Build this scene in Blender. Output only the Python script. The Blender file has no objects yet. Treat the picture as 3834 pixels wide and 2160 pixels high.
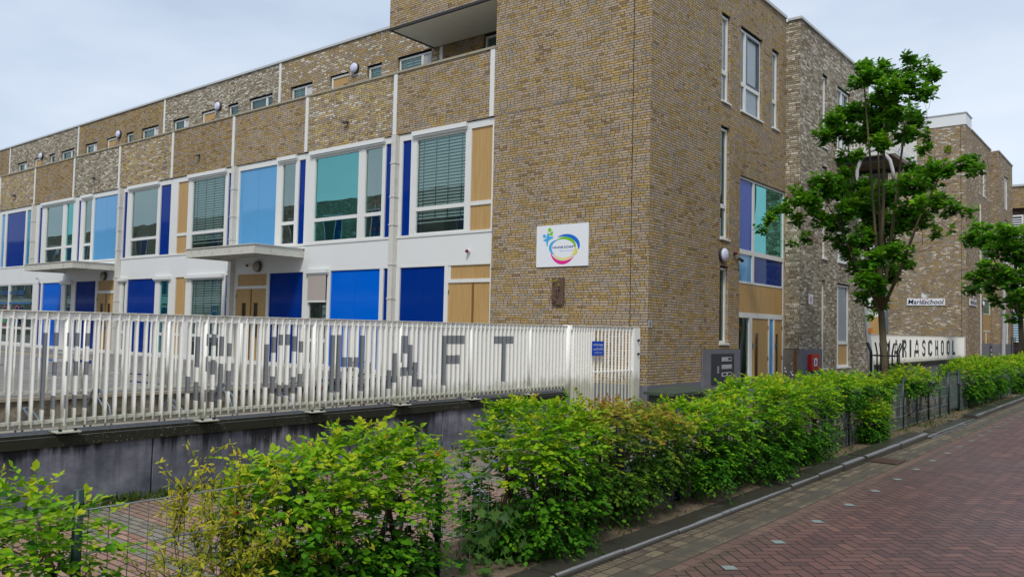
import bpy, math, random
import numpy as np
from mathutils import Matrix, Vector
R = math.radians
C = bpy.context.scene.collection
rng = random.Random(7)
NP = np.random.default_rng(11)

ORD = 'first second third fourth fifth sixth seventh eighth ninth tenth eleventh twelfth thirteenth fourteenth fifteenth sixteenth seventeenth eighteenth nineteenth twentieth'.split()
ORD += ['twenty '+o_ for o_ in ORD[:10]]
# ------------------------------------------------------------------ camera
def cam_rows(a, b, c):
    ca, sa, cb, sb, cc, sc = math.cos(a), math.sin(a), math.cos(b), math.sin(b), math.cos(c), math.sin(c)
    r = np.array([ca, -sa, 0]); f = np.array([sa*cb, ca*cb, sb]); d = -np.array([-sa*sb, -ca*sb, cb])
    return cc*r+sc*d, -sc*r+cc*d, f
cd = bpy.data.cameras.new('camera'); cam = bpy.data.objects.new('camera', cd); C.objects.link(cam)
cx, cy, cf = cam_rows(R(-39.06301461), R(2.80153411), R(-1.25551856))
cam.matrix_world = Matrix(((cx[0], -cy[0], -cf[0], 0), (cx[1], -cy[1], -cf[1], 0), (cx[2], -cy[2], -cf[2], 1.8), (0, 0, 0, 1)))
cd.sensor_width = 36; cd.lens = 3051.11/3834*36; cd.clip_end = 2000; cd.clip_start = 0.1
bpy.context.scene.camera = cam

# ------------------------------------------------------------------ sky, sun, exposure
SUN_EL, SUN_AZ = R(52), R(150)     # azimuth clockwise from +Y
w = bpy.data.worlds.new('World'); bpy.context.scene.world = w; w.use_nodes = True
nt = w.node_tree; nt.nodes.clear()
out = nt.nodes.new('ShaderNodeOutputWorld'); bg = nt.nodes.new('ShaderNodeBackground')
sky = nt.nodes.new('ShaderNodeTexSky'); sky.sky_type = 'NISHITA'; sky.sun_disc = False
sky.sun_elevation = SUN_EL; sky.sun_rotation = SUN_AZ; sky.air_density = 1.0; sky.dust_density = 2.0
geo = nt.nodes.new('ShaderNodeTexCoord'); mp = nt.nodes.new('ShaderNodeMapping'); mp.inputs['Scale'].default_value = (1, 1, 3.2)
nz = nt.nodes.new('ShaderNodeTexNoise'); nz.inputs['Scale'].default_value = 1.7; nz.inputs['Detail'].default_value = 5; nz.inputs['Roughness'].default_value = .55
rp = nt.nodes.new('ShaderNodeValToRGB')
rp.color_ramp.elements[0].position = .28; rp.color_ramp.elements[0].color = (3.5, 4.3, 5.5, 1)
rp.color_ramp.elements[1].position = .74; rp.color_ramp.elements[1].color = (6.1, 6.7, 7.5, 1)
mx = nt.nodes.new('ShaderNodeMix'); mx.data_type = 'RGBA'; mx.inputs[0].default_value = .86
nt.links.new(geo.outputs['Generated'], mp.inputs[0]); nt.links.new(mp.outputs[0], nz.inputs['Vector'])
nt.links.new(nz.outputs['Fac'], rp.inputs[0])
nt.links.new(sky.outputs[0], mx.inputs[6]); nt.links.new(rp.outputs[0], mx.inputs[7])
nt.links.new(mx.outputs[2], bg.inputs[0]); bg.inputs[1].default_value = 0.1; nt.links.new(bg.outputs[0], out.inputs[0])
sd = bpy.data.lights.new('sun', 'SUN'); sd.energy = 1.5; sd.angle = R(12); sd.color = (1, .94, .84)
so = bpy.data.objects.new('sun', sd); C.objects.link(so)
sv = Vector((math.sin(SUN_AZ)*math.cos(SUN_EL), math.cos(SUN_AZ)*math.cos(SUN_EL), math.sin(SUN_EL)))
so.rotation_euler = sv.to_track_quat('Z', 'Y').to_euler(); so.location = (0, 0, 30)
vs = bpy.context.scene.view_settings
vs.view_transform = 'Standard'; vs.look = 'None'; vs.exposure = 0.52; vs.gamma = 1; vs.use_curve_mapping = False
bpy.context.scene.cycles.max_bounces = 6; bpy.context.scene.cycles.transparent_max_bounces = 12

# ------------------------------------------------------------------ node helpers
class S:
    """a socket with arithmetic"""
    def __init__(s, nt, sock): s.nt, s.k = nt, sock
    def _m(s, op, *a):
        n = s.nt.nodes.new('ShaderNodeMath'); n.operation = op
        for i, v in enumerate((s,)+a):
            if isinstance(v, S): s.nt.links.new(v.k, n.inputs[i])
            else: n.inputs[i].default_value = v
        return S(s.nt, n.outputs[0])
    def __add__(s, o): return s._m('ADD', o)
    def __sub__(s, o): return s._m('SUBTRACT', o)
    def __mul__(s, o): return s._m('MULTIPLY', o)
    def __truediv__(s, o): return s._m('DIVIDE', o)
    def floor(s): return s._m('FLOOR')
    def fract(s): return s._m('FRACT')
    def abs(s): return s._m('ABSOLUTE')
    def gt(s, o): return s._m('GREATER_THAN', o)
    def lt(s, o): return s._m('LESS_THAN', o)
    def min(s, o): return s._m('MINIMUM', o)
    def max(s, o): return s._m('MAXIMUM', o)
    def inv(s): return s._m('MULTIPLY', -1.0)._m('ADD', 1.0)
    def mod(s, o): return s._m('FLOORED_MODULO', o)
    def step(s, a, b):
        n = s.nt.nodes.new('ShaderNodeMapRange'); n.interpolation_type = 'SMOOTHSTEP'
        s.nt.links.new(s.k, n.inputs[0]); n.inputs[1].default_value = a; n.inputs[2].default_value = b
        return S(s.nt, n.outputs[0])
class M:
    """material builder"""
    def __init__(s, name, rough=.6, spec=.4):
        s.m = bpy.data.materials.new(name); s.m.use_nodes = True; s.nt = s.m.node_tree
        s.b = s.nt.nodes['Principled BSDF']; s.b.inputs['Roughness'].default_value = rough; s.b.inputs['Specular IOR Level'].default_value = spec
    def pos(s):
        g = s.nt.nodes.new('ShaderNodeNewGeometry'); x = s.nt.nodes.new('ShaderNodeSeparateXYZ'); s.nt.links.new(g.outputs['Position'], x.inputs[0])
        n = s.nt.nodes.new('ShaderNodeSeparateXYZ'); s.nt.links.new(g.outputs['True Normal'], n.inputs[0])
        return [S(s.nt, x.outputs[i]) for i in range(3)]+[S(s.nt, n.outputs[i]) for i in range(3)]
    def vec(s, x, y=0.0, z=0.0):
        n = s.nt.nodes.new('ShaderNodeCombineXYZ')
        for i, v in enumerate((x, y, z)):
            if isinstance(v, S): s.nt.links.new(v.k, n.inputs[i])
            else: n.inputs[i].default_value = v
        return n.outputs[0]
    def white(s, v):
        n = s.nt.nodes.new('ShaderNodeTexWhiteNoise'); s.nt.links.new(v, n.inputs[0]); return S(s.nt, n.outputs[0])
    def noise(s, v, scale=1.0, detail=3.0, rough=.55):
        n = s.nt.nodes.new('ShaderNodeTexNoise')
        if v is not None: s.nt.links.new(v, n.inputs['Vector'])
        n.inputs['Scale'].default_value = scale; n.inputs['Detail'].default_value = detail; n.inputs['Roughness'].default_value = rough
        return S(s.nt, n.outputs['Fac'])
    def ramp(s, f, stops, const=False):
        n = s.nt.nodes.new('ShaderNodeValToRGB'); s.nt.links.new(f.k, n.inputs[0])
        if const: n.color_ramp.interpolation = 'CONSTANT'
        e = n.color_ramp.elements
        while len(e) < len(stops): e.new(.5)
        for el, (p, c) in zip(e, stops): el.position = p; el.color = (*c, 1)
        return n.outputs[0]
    def mix(s, f, a, b, mode='MIX'):
        n = s.nt.nodes.new('ShaderNodeMix'); n.data_type = 'RGBA'; n.blend_type = mode
        for i, v in ((0, f), (6, a), (7, b)):
            if isinstance(v, S): s.nt.links.new(v.k, n.inputs[i])
            elif isinstance(v, bpy.types.NodeSocket): s.nt.links.new(v, n.inputs[i])
            elif isinstance(v, tuple): n.inputs[i].default_value = (*v, 1)
            else: n.inputs[i].default_value = v
        return n.outputs[2]
    def color(s, c):
        if isinstance(c, tuple): s.b.inputs['Base Color'].default_value = (*c, 1)
        else: s.nt.links.new(c, s.b.inputs['Base Color'])
        return s
    def rough(s, f): s.nt.links.new(f.k, s.b.inputs['Roughness']); return s
    def bump(s, h, dist=.01, strength=1.0):
        n = s.nt.nodes.new('ShaderNodeBump'); s.nt.links.new(h.k, n.inputs['Height']); n.inputs['Distance'].default_value = dist; n.inputs['Strength'].default_value = strength
        s.nt.links.new(n.outputs[0], s.b.inputs['Normal']); return s

def wallvec(b):
    x, y, z, nx, ny, nz_ = b.pos()
    return x*ny.abs()+y*nx.abs(), z, x, y

def brick(name, stops, CH=.0567, L=.222, mortar=(.098, .084, .066), dark=.28):
    b = M(name, .85, .15)
    u, v, x, y = wallvec(b)
    wob = (b.noise(b.vec(u, v, x-y), 7, 2)-.5)*.012
    r = (v+wob)/CH; row = r.floor(); fv = r.fract()
    off = b.white(b.vec(row, 3.3))
    uu = (u+wob)/L+off; col = uu.floor(); fu = uu.fract()
    split = b.white(b.vec(col, row, 5.0)).gt(.62)
    half = (fu*2).floor()*split
    hw = fu-half*.5                              # local coordinate
    wid = split.inv()*.5+.5                      # width of this brick
    eu = hw.min(wid-hw)*L; ev = fv.min(fv.inv())*CH
    edge = eu.min(ev*1.05)
    grain = b.noise(b.vec(u, v*2.2, x-y), 38, 3)
    m = (edge+(grain-.5)*.005).step(.0034, .0088)
    t = b.white(b.vec(col+half*.37, row, 1.7))
    patch = b.noise(b.vec(u*.6, v, y-x), .9, 3)
    c = b.ramp(t+(patch-.5)*.4, stops)
    c = b.mix(b.white(b.vec(col, row+half, 9.1))*.32, c, b.mix(1.0, c, (.55, .52, .5), 'MULTIPLY'))
    c = b.mix((grain-.5).abs()*.8, c, (.18, .14, .095))
    stain = b.noise(b.vec(u*1.3, v*.35, x+y), 1.3, 4).step(.42, .75)
    c = b.mix(stain*dark, c, b.mix(1.0, c, (.45, .42, .38), 'MULTIPLY'))
    b.color(b.mix(m, mortar, c)); b.bump(m+grain*.35, .009, .9)
    return b.m
# brick hues, share of tan / ochre / grey differs from bay to bay
TAN, TAN2, OCH, OCH2, ORG, GRY, WHT, YEL, BRN = (.50, .395, .285), (.44, .355, .26), (.50, .355, .15), (.42, .29, .11), (.37, .22, .08), (.35, .315, .265), (.80, .75, .66), (.68, .53, .21), (.27, .19, .11)
B_MAIN = brick('tan and ochre brick', [(0, GRY), (.12, TAN2), (.38, TAN), (.55, TAN), (.66, OCH), (.8, OCH), (.93, OCH2), (1, BRN)])
B_OCHRE = brick('ochre brick', [(0, GRY), (.15, TAN2), (.35, TAN2), (.5, OCH), (.75, OCH2), (.9, ORG), (1, BRN)])
B_MIX = brick('yellow and pale brick', [(0, BRN), (.15, TAN2), (.35, TAN), (.5, OCH), (.65, YEL), (.85, (.5, .44, .33)), (.95, WHT), (1, WHT)])
B_GREY = brick('grey and white brick', [(0, BRN), (.15, (.30, .27, .21)), (.4, (.43, .38, .28)), (.62, (.50, .44, .32)), (.8, (.58, .53, .43)), (.92, WHT), (1, WHT)], dark=.35)
B_ROOFMIX = brick('mixed upper brick', [(0, GRY), (.2, TAN2), (.45, TAN), (.6, OCH2), (.8, OCH), (.94, WHT), (1, WHT)])
B_FAR = brick('tan and pale brick', [(0, BRN), (.15, GRY), (.4, TAN2), (.55, TAN), (.7, OCH2), (.86, OCH), (.95, WHT), (1, WHT)])

def plain(name, col, rough=.5, spec=.4, var=.0, nscale=6.0, metal=0, dirt=None, bump=0):
    b = M(name, rough, spec); x, y, z, *_ = b.pos()
    if var or dirt:
        n = b.noise(b.vec(x, y, z), nscale, 4)
        c = b.mix((n-.5)*2*var, col, tuple(k*.45 for k in col)) if not dirt else b.mix(n.step(.5, .8)*var, col, dirt)
        b.color(c)
        if bump: b.bump(n, bump)
    else: b.color(col)
    b.b.inputs['Metallic'].default_value = metal
    return b.m
WHITE = plain('white panel', (.74, .76, .76), .42, .4, .16, 1.3, dirt=(.60, .61, .58))
FRAME = plain('white window frame', (.73, .74, .72), .38, .4, .22, 3, dirt=(.58, .57, .52))
PIPE = plain('off white downpipe', (.62, .61, .56), .5, .3, .5, 5, dirt=(.4, .38, .32))
CAP = plain('pale roof trim', (.50, .52, .52), .45, .4, .2, 3, dirt=(.36, .37, .36))
LEAD = plain('dark lintel', (.03, .032, .036), .6)
STONECAP = plain('mossy stone capping', (.36, .33, .25), .8, .2, .7, 9, dirt=(.16, .15, .08))
PLINTH = plain('blue grey stone', (.155, .16, .19), .6, .3, .5, 2.2, dirt=(.23, .235, .255), bump=.003)
STEEL = plain('galvanised steel', (.17, .21, .25), .5, .5, .3, 12, metal=.65)
BLACK = plain('black metal', (.012, .013, .014), .4)
RUBBER = plain('black rubber', (.015, .015, .016), .7)
DKGREY = plain('dark grey metal', (.045, .05, .055), .45)
GREENM = plain('dark green coated metal', (.005, .03, .024), .4, .5)
WIRE = plain('galvanised wire', (.22, .26, .26), .45, .5, metal=.4)
RED = plain('red enamel', (.55, .012, .015), .3, .5)
SIGNW = plain('white sign board', (.80, .83, .88), .3, .4)
ORANGE = plain('orange sticker', (.8, .25, .03), .5)
BLINDM = plain('pale green blind slats', (.86, .93, .89), .5)
LAMPW = plain('white lamp bowl', (.62, .64, .82), .25, .5)
ROOMW = plain('room wall', (.62, .66, .62), .9)
ROOMD = plain('dark room wall', (.2, .22, .2), .9)
PINK = plain('pink lettering', (.75, .02, .28), .4)
CURT = plain('white curtain', (.80, .82, .84), .9, .1, .4, 12, dirt=(.42, .45, .5))
BLUES = {'sky': (.10, .33, .62), 'dark': (.001, .03, .24), 'bright': (.0, .125, .66), 'teal': (.02, .24, .40), 'navy': (.004, .03, .19), 'lilac': (.05, .10, .44), 'green': (.01, .13, .09), 'olive': (.16, .17, .03)}
PAN = {}
for k_, c_ in BLUES.items():
    b_ = M(k_+' blue glass panel' if k_ not in ('green', 'olive') else k_+' glass panel', .05, .4); b_.color(c_)
    b_.b.inputs['IOR'].default_value = 1.45 if k_ in ('sky', 'teal') else 1.22 if k_ in ('dark', 'lilac', 'navy') else 1.33; b_.b.inputs['Coat Roughness'].default_value = .03
    xx, yy, zz, *_ = b_.pos(); b_.bump(b_.noise(b_.vec(xx, yy, zz), .9, 1), .006, .5); PAN[k_] = b_.m
def wood(name, c1, c2):
    b = M(name, .5, .3); u, v, x, y = wallvec(b)
    n = b.noise(b.vec(u*14, v*.55, x-y), 2.2, 4); n2 = b.noise(b.vec(u*60, v*1.4), 1.5, 2)
    b.color(b.mix(n.step(.35, .7), c1, c2)); return b.m
WOOD = wood('pale oak board', (.50, .325, .135), (.42, .26, .095))
WOODD = wood('dark oak strip', (.24, .13, .03), (.17, .09, .02))
def glass(name, tint, refl=.10, rough=.0, gc=(.9, .95, .95), bl=.25):
    b = M(name); nt = b.nt; o = nt.nodes['Material Output']; nt.nodes.remove(b.b)
    t = nt.nodes.new('ShaderNodeBsdfTransparent'); t.inputs[0].default_value = (*tint, 1)
    g = nt.nodes.new('ShaderNodeBsdfGlossy'); g.inputs['Roughness'].default_value = rough; g.inputs[0].default_value = (*gc, 1)
    f = nt.nodes.new('ShaderNodeLayerWeight'); f.inputs[0].default_value = bl
    k = S(nt, f.outputs['Fresnel'])*1.0+refl
    gg = nt.nodes.new('ShaderNodeNewGeometry'); nn = nt.nodes.new('ShaderNodeTexNoise'); nn.inputs['Scale'].default_value = .8; nn.inputs['Detail'].default_value = 1
    nt.links.new(gg.outputs['Position'], nn.inputs['Vector']); bp = nt.nodes.new('ShaderNodeBump'); bp.inputs['Distance'].default_value = .006; bp.inputs['Strength'].default_value = .6
    nt.links.new(nn.outputs['Fac'], bp.inputs['Height']); nt.links.new(bp.outputs[0], g.inputs['Normal'])
    m = nt.nodes.new('ShaderNodeMixShader'); nt.links.new(k.k, m.inputs[0]); nt.links.new(t.outputs[0], m.inputs[1]); nt.links.new(g.outputs[0], m.inputs[2]); nt.links.new(m.outputs[0], o.inputs[0])
    return b.m
GLASS = glass('clear window glass', (.85, .96, .91), .15, gc=(.60, .80, .76), bl=.2)
GLASSR = glass('mirroring window glass', (.62, .75, .70), .34, gc=(.72, .90, .84), bl=.2)
GLASSW = glass('street window glass', (.95, .97, .97), .03, bl=.15)
TEALG = glass('teal window glass', (.12, .66, .58), .42, gc=(.33, .88, .84))
DARKG = glass('grey window glass', (.35, .42, .42), .12)

# ------------------------------------------------------------------ mesh builder
def tagged(o, label=None, cat=None, group=None, kind=None):
    for k, v in (('label', label), ('category', cat), ('group', group), ('kind', kind)):
        if v: o[k] = v
    return o
def empty(name, loc, label=None, cat=None, group=None):
    o = bpy.data.objects.new(name, None); C.objects.link(o); o.location = loc; o.empty_display_size = .2
    return tagged(o, label, cat, group)
def worldloc(o):
    v = Vector(o.location)
    while o.parent: o = o.parent; v += Vector(o.location)
    return v
class MB:
    def __init__(s): s.v, s.f, s.mi, s.mats = [], [], [], []
    def mat(s, m):
        if m not in s.mats: s.mats.append(m)
        return s.mats.index(m)
    def poly(s, pts, m):
        n = len(s.v); s.v += [tuple(p) for p in pts]; s.f.append(tuple(range(n, n+len(pts)))); s.mi.append(s.mat(m))
    def box(s, x0, x1, y0, y1, z0, z1, m, skip=''):
        x0, x1 = min(x0, x1), max(x0, x1); y0, y1 = min(y0, y1), max(y0, y1); z0, z1 = min(z0, z1), max(z0, z1)
        n = len(s.v); s.v += [(x, y, z) for z in (z0, z1) for x, y in ((x0, y0), (x1, y0), (x1, y1), (x0, y1))]
        k = s.mat(m)
        for f in ((0, 3, 2, 1), (4, 5, 6, 7), (0, 1, 5, 4), (1, 2, 6, 5), (2, 3, 7, 6), (3, 0, 4, 7)):
            s.f.append(tuple(n+i for i in f)); s.mi.append(k)
    def tube(s, pts, r, m, n=8, caps=True):
        pts = [Vector(p) for p in pts]; rs = r if isinstance(r, (list, tuple)) else [r]*len(pts)
        k = s.mat(m); base = len(s.v); up = None
        for i, p in enumerate(pts):
            t = (pts[min(i+1, len(pts)-1)]-pts[max(i-1, 0)]).normalized()
            if up is None: up = Vector((0, 0, 1)) if abs(t.z) < .9 else Vector((1, 0, 0))
            a = t.cross(up).normalized(); b = a.cross(t).normalized(); up = b
            for j in range(n):
                q = 2*math.pi*j/n; s.v.append(tuple(p+(a*math.cos(q)+b*math.sin(q))*rs[i]))
        for i in range(len(pts)-1):
            for j in range(n):
                a0 = base+i*n+j; a1 = base+i*n+(j+1) % n
                s.f.append((a0, a1, a1+n, a0+n)); s.mi.append(k)
        if caps:
            s.f.append(tuple(base+j for j in range(n))[::-1]); s.mi.append(k)
            e = base+(len(pts)-1)*n; s.f.append(tuple(e+j for j in range(n))); s.mi.append(k)
    def disc(s, c, axis, prof, m, n=20):
        """lathe: prof list of (radius, along)"""
        c = Vector(c); ax = Vector(axis).normalized(); up = Vector((0, 0, 1)) if abs(ax.z) < .9 else Vector((1, 0, 0))
        a = ax.cross(up).normalized(); b = a.cross(ax).normalized(); k = s.mat(m); base = len(s.v)
        for r, h in prof:
            for j in range(n):
                q = 2*math.pi*j/n; s.v.append(tuple(c+ax*h+(a*math.cos(q)+b*math.sin(q))*r))
        for i in range(len(prof)-1):
            for j in range(n):
                a0 = base+i*n+j; a1 = base+i*n+(j+1) % n; s.f.append((a0, a1, a1+n, a0+n)); s.mi.append(k)
        s.f.append(tuple(base+j for j in range(n))[::-1]); s.mi.append(k)
        e = base+(len(prof)-1)*n; s.f.append(tuple(e+j for j in range(n))); s.mi.append(k)
    def build(s, name, parent=None, smooth=False, **tags):
        off = worldloc(parent) if parent else Vector((0, 0, 0))
        if parent is None and s.v:
            vv = np.array(s.v); off = Vector(((vv[:, 0].min()+vv[:, 0].max())/2, (vv[:, 1].min()+vv[:, 1].max())/2, vv[:, 2].min()))
        me = bpy.data.meshes.new(name)
        me.from_pydata([(a-off.x, b-off.y, c-off.z) for a, b, c in s.v], [], s.f)
        for m in s.mats: me.materials.append(m)
        me.polygons.foreach_set('material_index', s.mi)
        if smooth: me.polygons.foreach_set('use_smooth', [True]*len(s.f))
        me.update()
        o = bpy.data.objects.new(name, me); C.objects.link(o)
        if parent: o.parent = parent
        else: o.location = off
        return tagged(o, **tags)
class Pl:
    """elevation plane; u runs along it, d runs into the building"""
    def __init__(s, ax, p): s.ax, s.p = ax, p
    def pt(s, u, z, d=0): return (u, s.p+d, z) if s.ax == 'Y' else (s.p-d, u, z)
    def box(s, mb, u0, u1, z0, z1, d0, d1, m):
        a, b = s.pt(u0, z0, d0), s.pt(u1, z1, d1); mb.box(a[0], b[0], a[1], b[1], a[2], b[2], m)
    def holes(s, mb, u0, u1, z0, z1, hs, m, depth=.12, top=None):
        us = sorted({u0, u1, *[h[0] for h in hs], *[h[1] for h in hs]}); zs = sorted({z0, z1, *[h[2] for h in hs], *[h[3] for h in hs]})
        us = [u for u in us if u0 <= u <= u1]; zs = [z for z in zs if z0 <= z <= z1]
        for a, b in zip(us, us[1:]):
            for c, d in zip(zs, zs[1:]):
                mu, mz = (a+b)/2, (c+d)/2
                if any(h[0] < mu < h[1] and h[2] < mz < h[3] for h in hs): continue
                mb.poly([s.pt(a, c), s.pt(b, c), s.pt(b, d), s.pt(a, d)], m)
        for h in hs:
            a, b, c, d = h[:4]; d = min(d, z1); c = max(c, z0)
            mb.poly([s.pt(a, c), s.pt(a, d), s.pt(a, d, depth), s.pt(a, c, depth)], m)
            mb.poly([s.pt(b, c), s.pt(b, c, depth), s.pt(b, d, depth), s.pt(b, d)], m)
            mb.poly([s.pt(a, d), s.pt(b, d), s.pt(b, d, depth), s.pt(a, d, depth)], top or m)
            mb.poly([s.pt(a, c), s.pt(a, c, depth), s.pt(b, c, depth), s.pt(b, c)], m)
def text_verts(body, size, shear=0.0, bold=0.0):
    cu = bpy.data.curves.new('lettering', 'FONT'); cu.body = body; cu.size = size; cu.shear = shear; cu.offset = bold; cu.resolution_u = 3
    o = bpy.data.objects.new('lettering', cu); C.objects.link(o); dg = bpy.context.evaluated_depsgraph_get()
    me = bpy.data.meshes.new_from_object(o.evaluated_get(dg)); vs_ = [tuple(v.co) for v in me.vertices]; fs = [tuple(p.vertices) for p in me.polygons]
    bpy.data.objects.remove(o); bpy.data.curves.remove(cu); bpy.data.meshes.remove(me); return vs_, fs
def text(mb, pl, body, u0, u1, z0, z1, d, m, shear=0.0, bold=0.0):
    """lettering stretched to fill u0..u1, z0..z1"""
    vv, ff = text_verts(body, 1, shear, bold); a = np.array(vv)
    x0, x1, y0, y1 = a[:, 0].min(), a[:, 0].max(), a[:, 1].min(), a[:, 1].max(); n = len(mb.v); k = mb.mat(m)
    for x, y, _ in vv: mb.v.append(pl.pt(u0+(x-x0)/(x1-x0)*(u1-u0), z0+(y-y0)/(y1-y0)*(z1-z0), d))
    for f in ff: mb.f.append(tuple(n+i for i in f)); mb.mi.append(k)

# ------------------------------------------------------------------ ground
def ground_mats():
    b = M('red herringbone paving', .62, .35); x, y, z, *_ = b.pos()
    wob = (b.noise(b.vec(x, y), 3, 2)-.5)*.006
    q = .70710678/.105; U = (x+y)*q+wob*9; V = (y-x)*q+wob*9
    i, j = U.floor(), V.floor(); fx, fy = U.fract(), V.fract(); k = (i-j).mod(4)
    k1 = k.gt(.5)*k.lt(1.5); k2 = k.gt(1.5)*k.lt(2.5); k3 = k.gt(2.5); hz = k.lt(1.5)
    lu = hz*(fx+k1)+hz.inv()*(fy+k2); lv = hz*fy+hz.inv()*fx
    e = lu.min(lu*-1+2).min(lv).min(lv.inv())
    g = b.noise(b.vec(x, y), 55, 3); m = (e+(g-.5)*.05).step(.03, .085)
    t = b.white(b.vec(i-k1, j-k2, hz))
    c = b.ramp(t, [(0, (.10, .050, .046)), (.4, (.135, .064, .057)), (.8, (.165, .078, .066)), (1, (.205, .10, .078))])
    wet = b.noise(b.vec(x*1.2, y*.5), .55, 3).step(.42, .62)
    c = b.mix(wet*.4, c, (.075, .042, .046)); c = b.mix((g-.5).abs()*1.2, c, (.07, .05, .04))
    edge = (x+3.2+(b.noise(b.vec(x, y*.6), 1.2, 3)-.5)*.8).step(.0, .8).inv()
    spk = b.noise(b.vec(x, y), 4.5, 6, .7).step(.55, .72); c = b.mix(spk*.4, c, (.05, .038, .034)); c = b.mix(edge*.6, c, (.13, .10, .072))
    b.color(b.mix(m, (.026, .020, .018), c)); b.bump(m+g*.25+t*.5, .006, .8); b.rough((wet*-.16)+(g*.2+.47)); road = b.m
    b = M('dirty clinker gutter', .7, .3); x, y, z, *_ = b.pos()
    def rows(x0, x1, along):      # bricks laid in the gutter; returns mortar mask and id
        if along: uu = y/.21; cc = uu.fract(); ee = cc.min(cc.inv())*.21
        else: uu = y/.054; cc = uu.fract(); ee = cc.min(cc.inv())*.054
        xx_ = (x-x0)/(x1-x0); ex = xx_.min(xx_.inv())*(x1-x0)
        return ee.min(ex), uu.floor()
    a1, i1 = rows(-3.47, -3.36, False); a2, i2 = rows(-3.36, -3.25, True); a3, i3 = rows(-3.25, -3.03, True); a4, i4 = rows(-3.03, -2.92, True)
    s1, s2, s3 = x.lt(-3.36), x.gt(-3.36)*x.lt(-3.25), x.gt(-3.25)*x.lt(-3.03); s4 = x.gt(-3.03)
    e = s1*a1+s2*a2+s3*a3+s4*a4; idn = s1*i1+s2*(i2+.3)+s3*(i3+.6)+s4*(i4+.8)
    g = b.noise(b.vec(x, y), 40, 4); m = (e+(g-.5)*.006).step(.003, .009)
    t = b.white(b.vec(idn, s4, s2)); c = b.ramp(t, [(0, (.09, .07, .05)), (.5, (.14, .11, .075)), (1, (.19, .155, .10))])
    dirtm = ((x+3.14).abs()+(b.noise(b.vec(x*2, y*.8), 3.2, 5, .65)-.5)*.5).step(.0, .13).inv()
    c = b.mix(m, (.05, .045, .035), c); c = b.mix(dirtm*.85, c, b.mix(g, (.045, .04, .03), (.10, .09, .07)))
    c = b.mix(s4*.6, c, (.15, .078, .065)); b.color(b.mix(m.inv()*s4, c, (.05, .04, .035))); b.bump(m*dirtm.inv()+g*.3, .006); gut = b.m
    b = M('red and grey clinker pavement', .75, .25); x, y, z, *_ = b.pos()
    r = y/.075; row = r.floor(); fv = r.fract(); uu = x/.21+b.white(b.vec(row, 2)); fu = uu.fract()
    e = (fu.min(fu.inv())*.21).min(fv.min(fv.inv())*.075); g = b.noise(b.vec(x, y), 45, 3); m = (e+(g-.5)*.006).step(.003, .009)
    grp = b.white(b.vec((row/2).floor(), 4.4)); t = b.white(b.vec(uu.floor(), row))
    c = b.mix(grp.gt(.5), b.ramp(t, [(0, (.27, .15, .11)), (1, (.37, .23, .17))]), b.ramp(t, [(0, (.17, .155, .125)), (1, (.26, .235, .19))]))
    c = b.mix(b.noise(b.vec(x, y), 1.1, 4).step(.4, .75)*.5, c, (.17, .15, .12)); b.color(b.mix(m, (.05, .045, .035), c)); b.bump(m+g*.2, .005); pav = b.m
    b = M('grey playground tiles', .6, .35); x, y, z, *_ = b.pos()
    uu, vv = x/.3, y/.3; e = uu.fract().min(uu.fract().inv()).min(vv.fract().min(vv.fract().inv())); m = e.step(.012, .035)
    t = b.white(b.vec(uu.floor(), vv.floor())); n = b.noise(b.vec(x, y), .8, 5)
    c = b.ramp(t*.35+n*.65, [(.25, (.16, .15, .14)), (.6, (.235, .22, .205)), (.85, (.29, .275, .25))]); pd = b.noise(b.vec(x*.16, y*.75), 1.0, 2).step(.605, .64)
    b.color(b.mix(m*pd.inv()+pd, (.06, .06, .055), b.mix(pd, c, (.07, .07, .075)))); b.rough((pd.inv())*.55+.03); play = b.m
    b = M('sandy soil', .95, .1); x, y, z, *_ = b.pos(); n = b.noise(b.vec(x, y), 6, 6, .65); n2 = b.noise(b.vec(x, y), 60, 3)
    c = b.ramp(n*.6+n2*.4, [(.3, (.075, .055, .035)), (.5, (.17, .13, .09)), (.7, (.26, .21, .15))]); b.color(c); b.bump(n2+n, .02); soil = b.m
    b = M('wet concrete kerb', .5, .4); x, y, z, _a, _b, nzz = b.pos(); n = b.noise(b.vec(x, y*.5), 1.6, 4); n2 = b.noise(b.vec(x, y, z), 40, 3)
    dry = ((x+3.46).abs()*-1+.022+(n-.5)*.08).step(.0, .008).max(n.step(.60, .72)*.45)*(nzz.step(.3, .7)*.95+.05)
    c = b.mix(dry, b.mix(n2, (.03, .028, .022), (.075, .07, .058)), b.mix(n2, (.15, .155, .16), (.25, .255, .26))); b.color(c); b.rough(dry*.35+.28); kerb = b.m
    return road, gut, pav, play, soil, kerb
ROAD, GUT, PAVE, PLAY, SOIL, KERB = ground_mats()
def sheet(name, x0, x1, y0, y1, z, m, nx=1, ny=1, zf=None, kind='structure'):
    mb = MB(); xs = np.linspace(x0, x1, nx+1); ys = np.linspace(y0, y1, ny+1); k = mb.mat(m)
    for yv in ys:
        for xv in xs: mb.v.append((xv, yv, z+(zf(xv, yv) if zf else 0)))
    for j in range(ny):
        for i in range(nx):
            a = j*(nx+1)+i; mb.f.append((a, a+1, a+nx+2, a+nx+1)); mb.mi.append(k)
    return mb.build(name, kind=kind, smooth=bool(zf))
GREYG = plain('distant ground', (.16, .15, .13), .9, .2, .4, .4, dirt=(.10, .11, .07))
sheet('ground', -400, 400, -400, 500, -.03, GREYG)
sheet('road', -2.92, 6.2, -12, 120, 0, ROAD)
sheet('gutter', -3.5, -2.92, -12, 120, -.004, GUT)
sheet('pavement', -8.3, -4.6, -3, 62, -.006, PAVE)
sheet('far_pavement', 6.2, 12, -12, 120, .1, PAVE)
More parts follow.
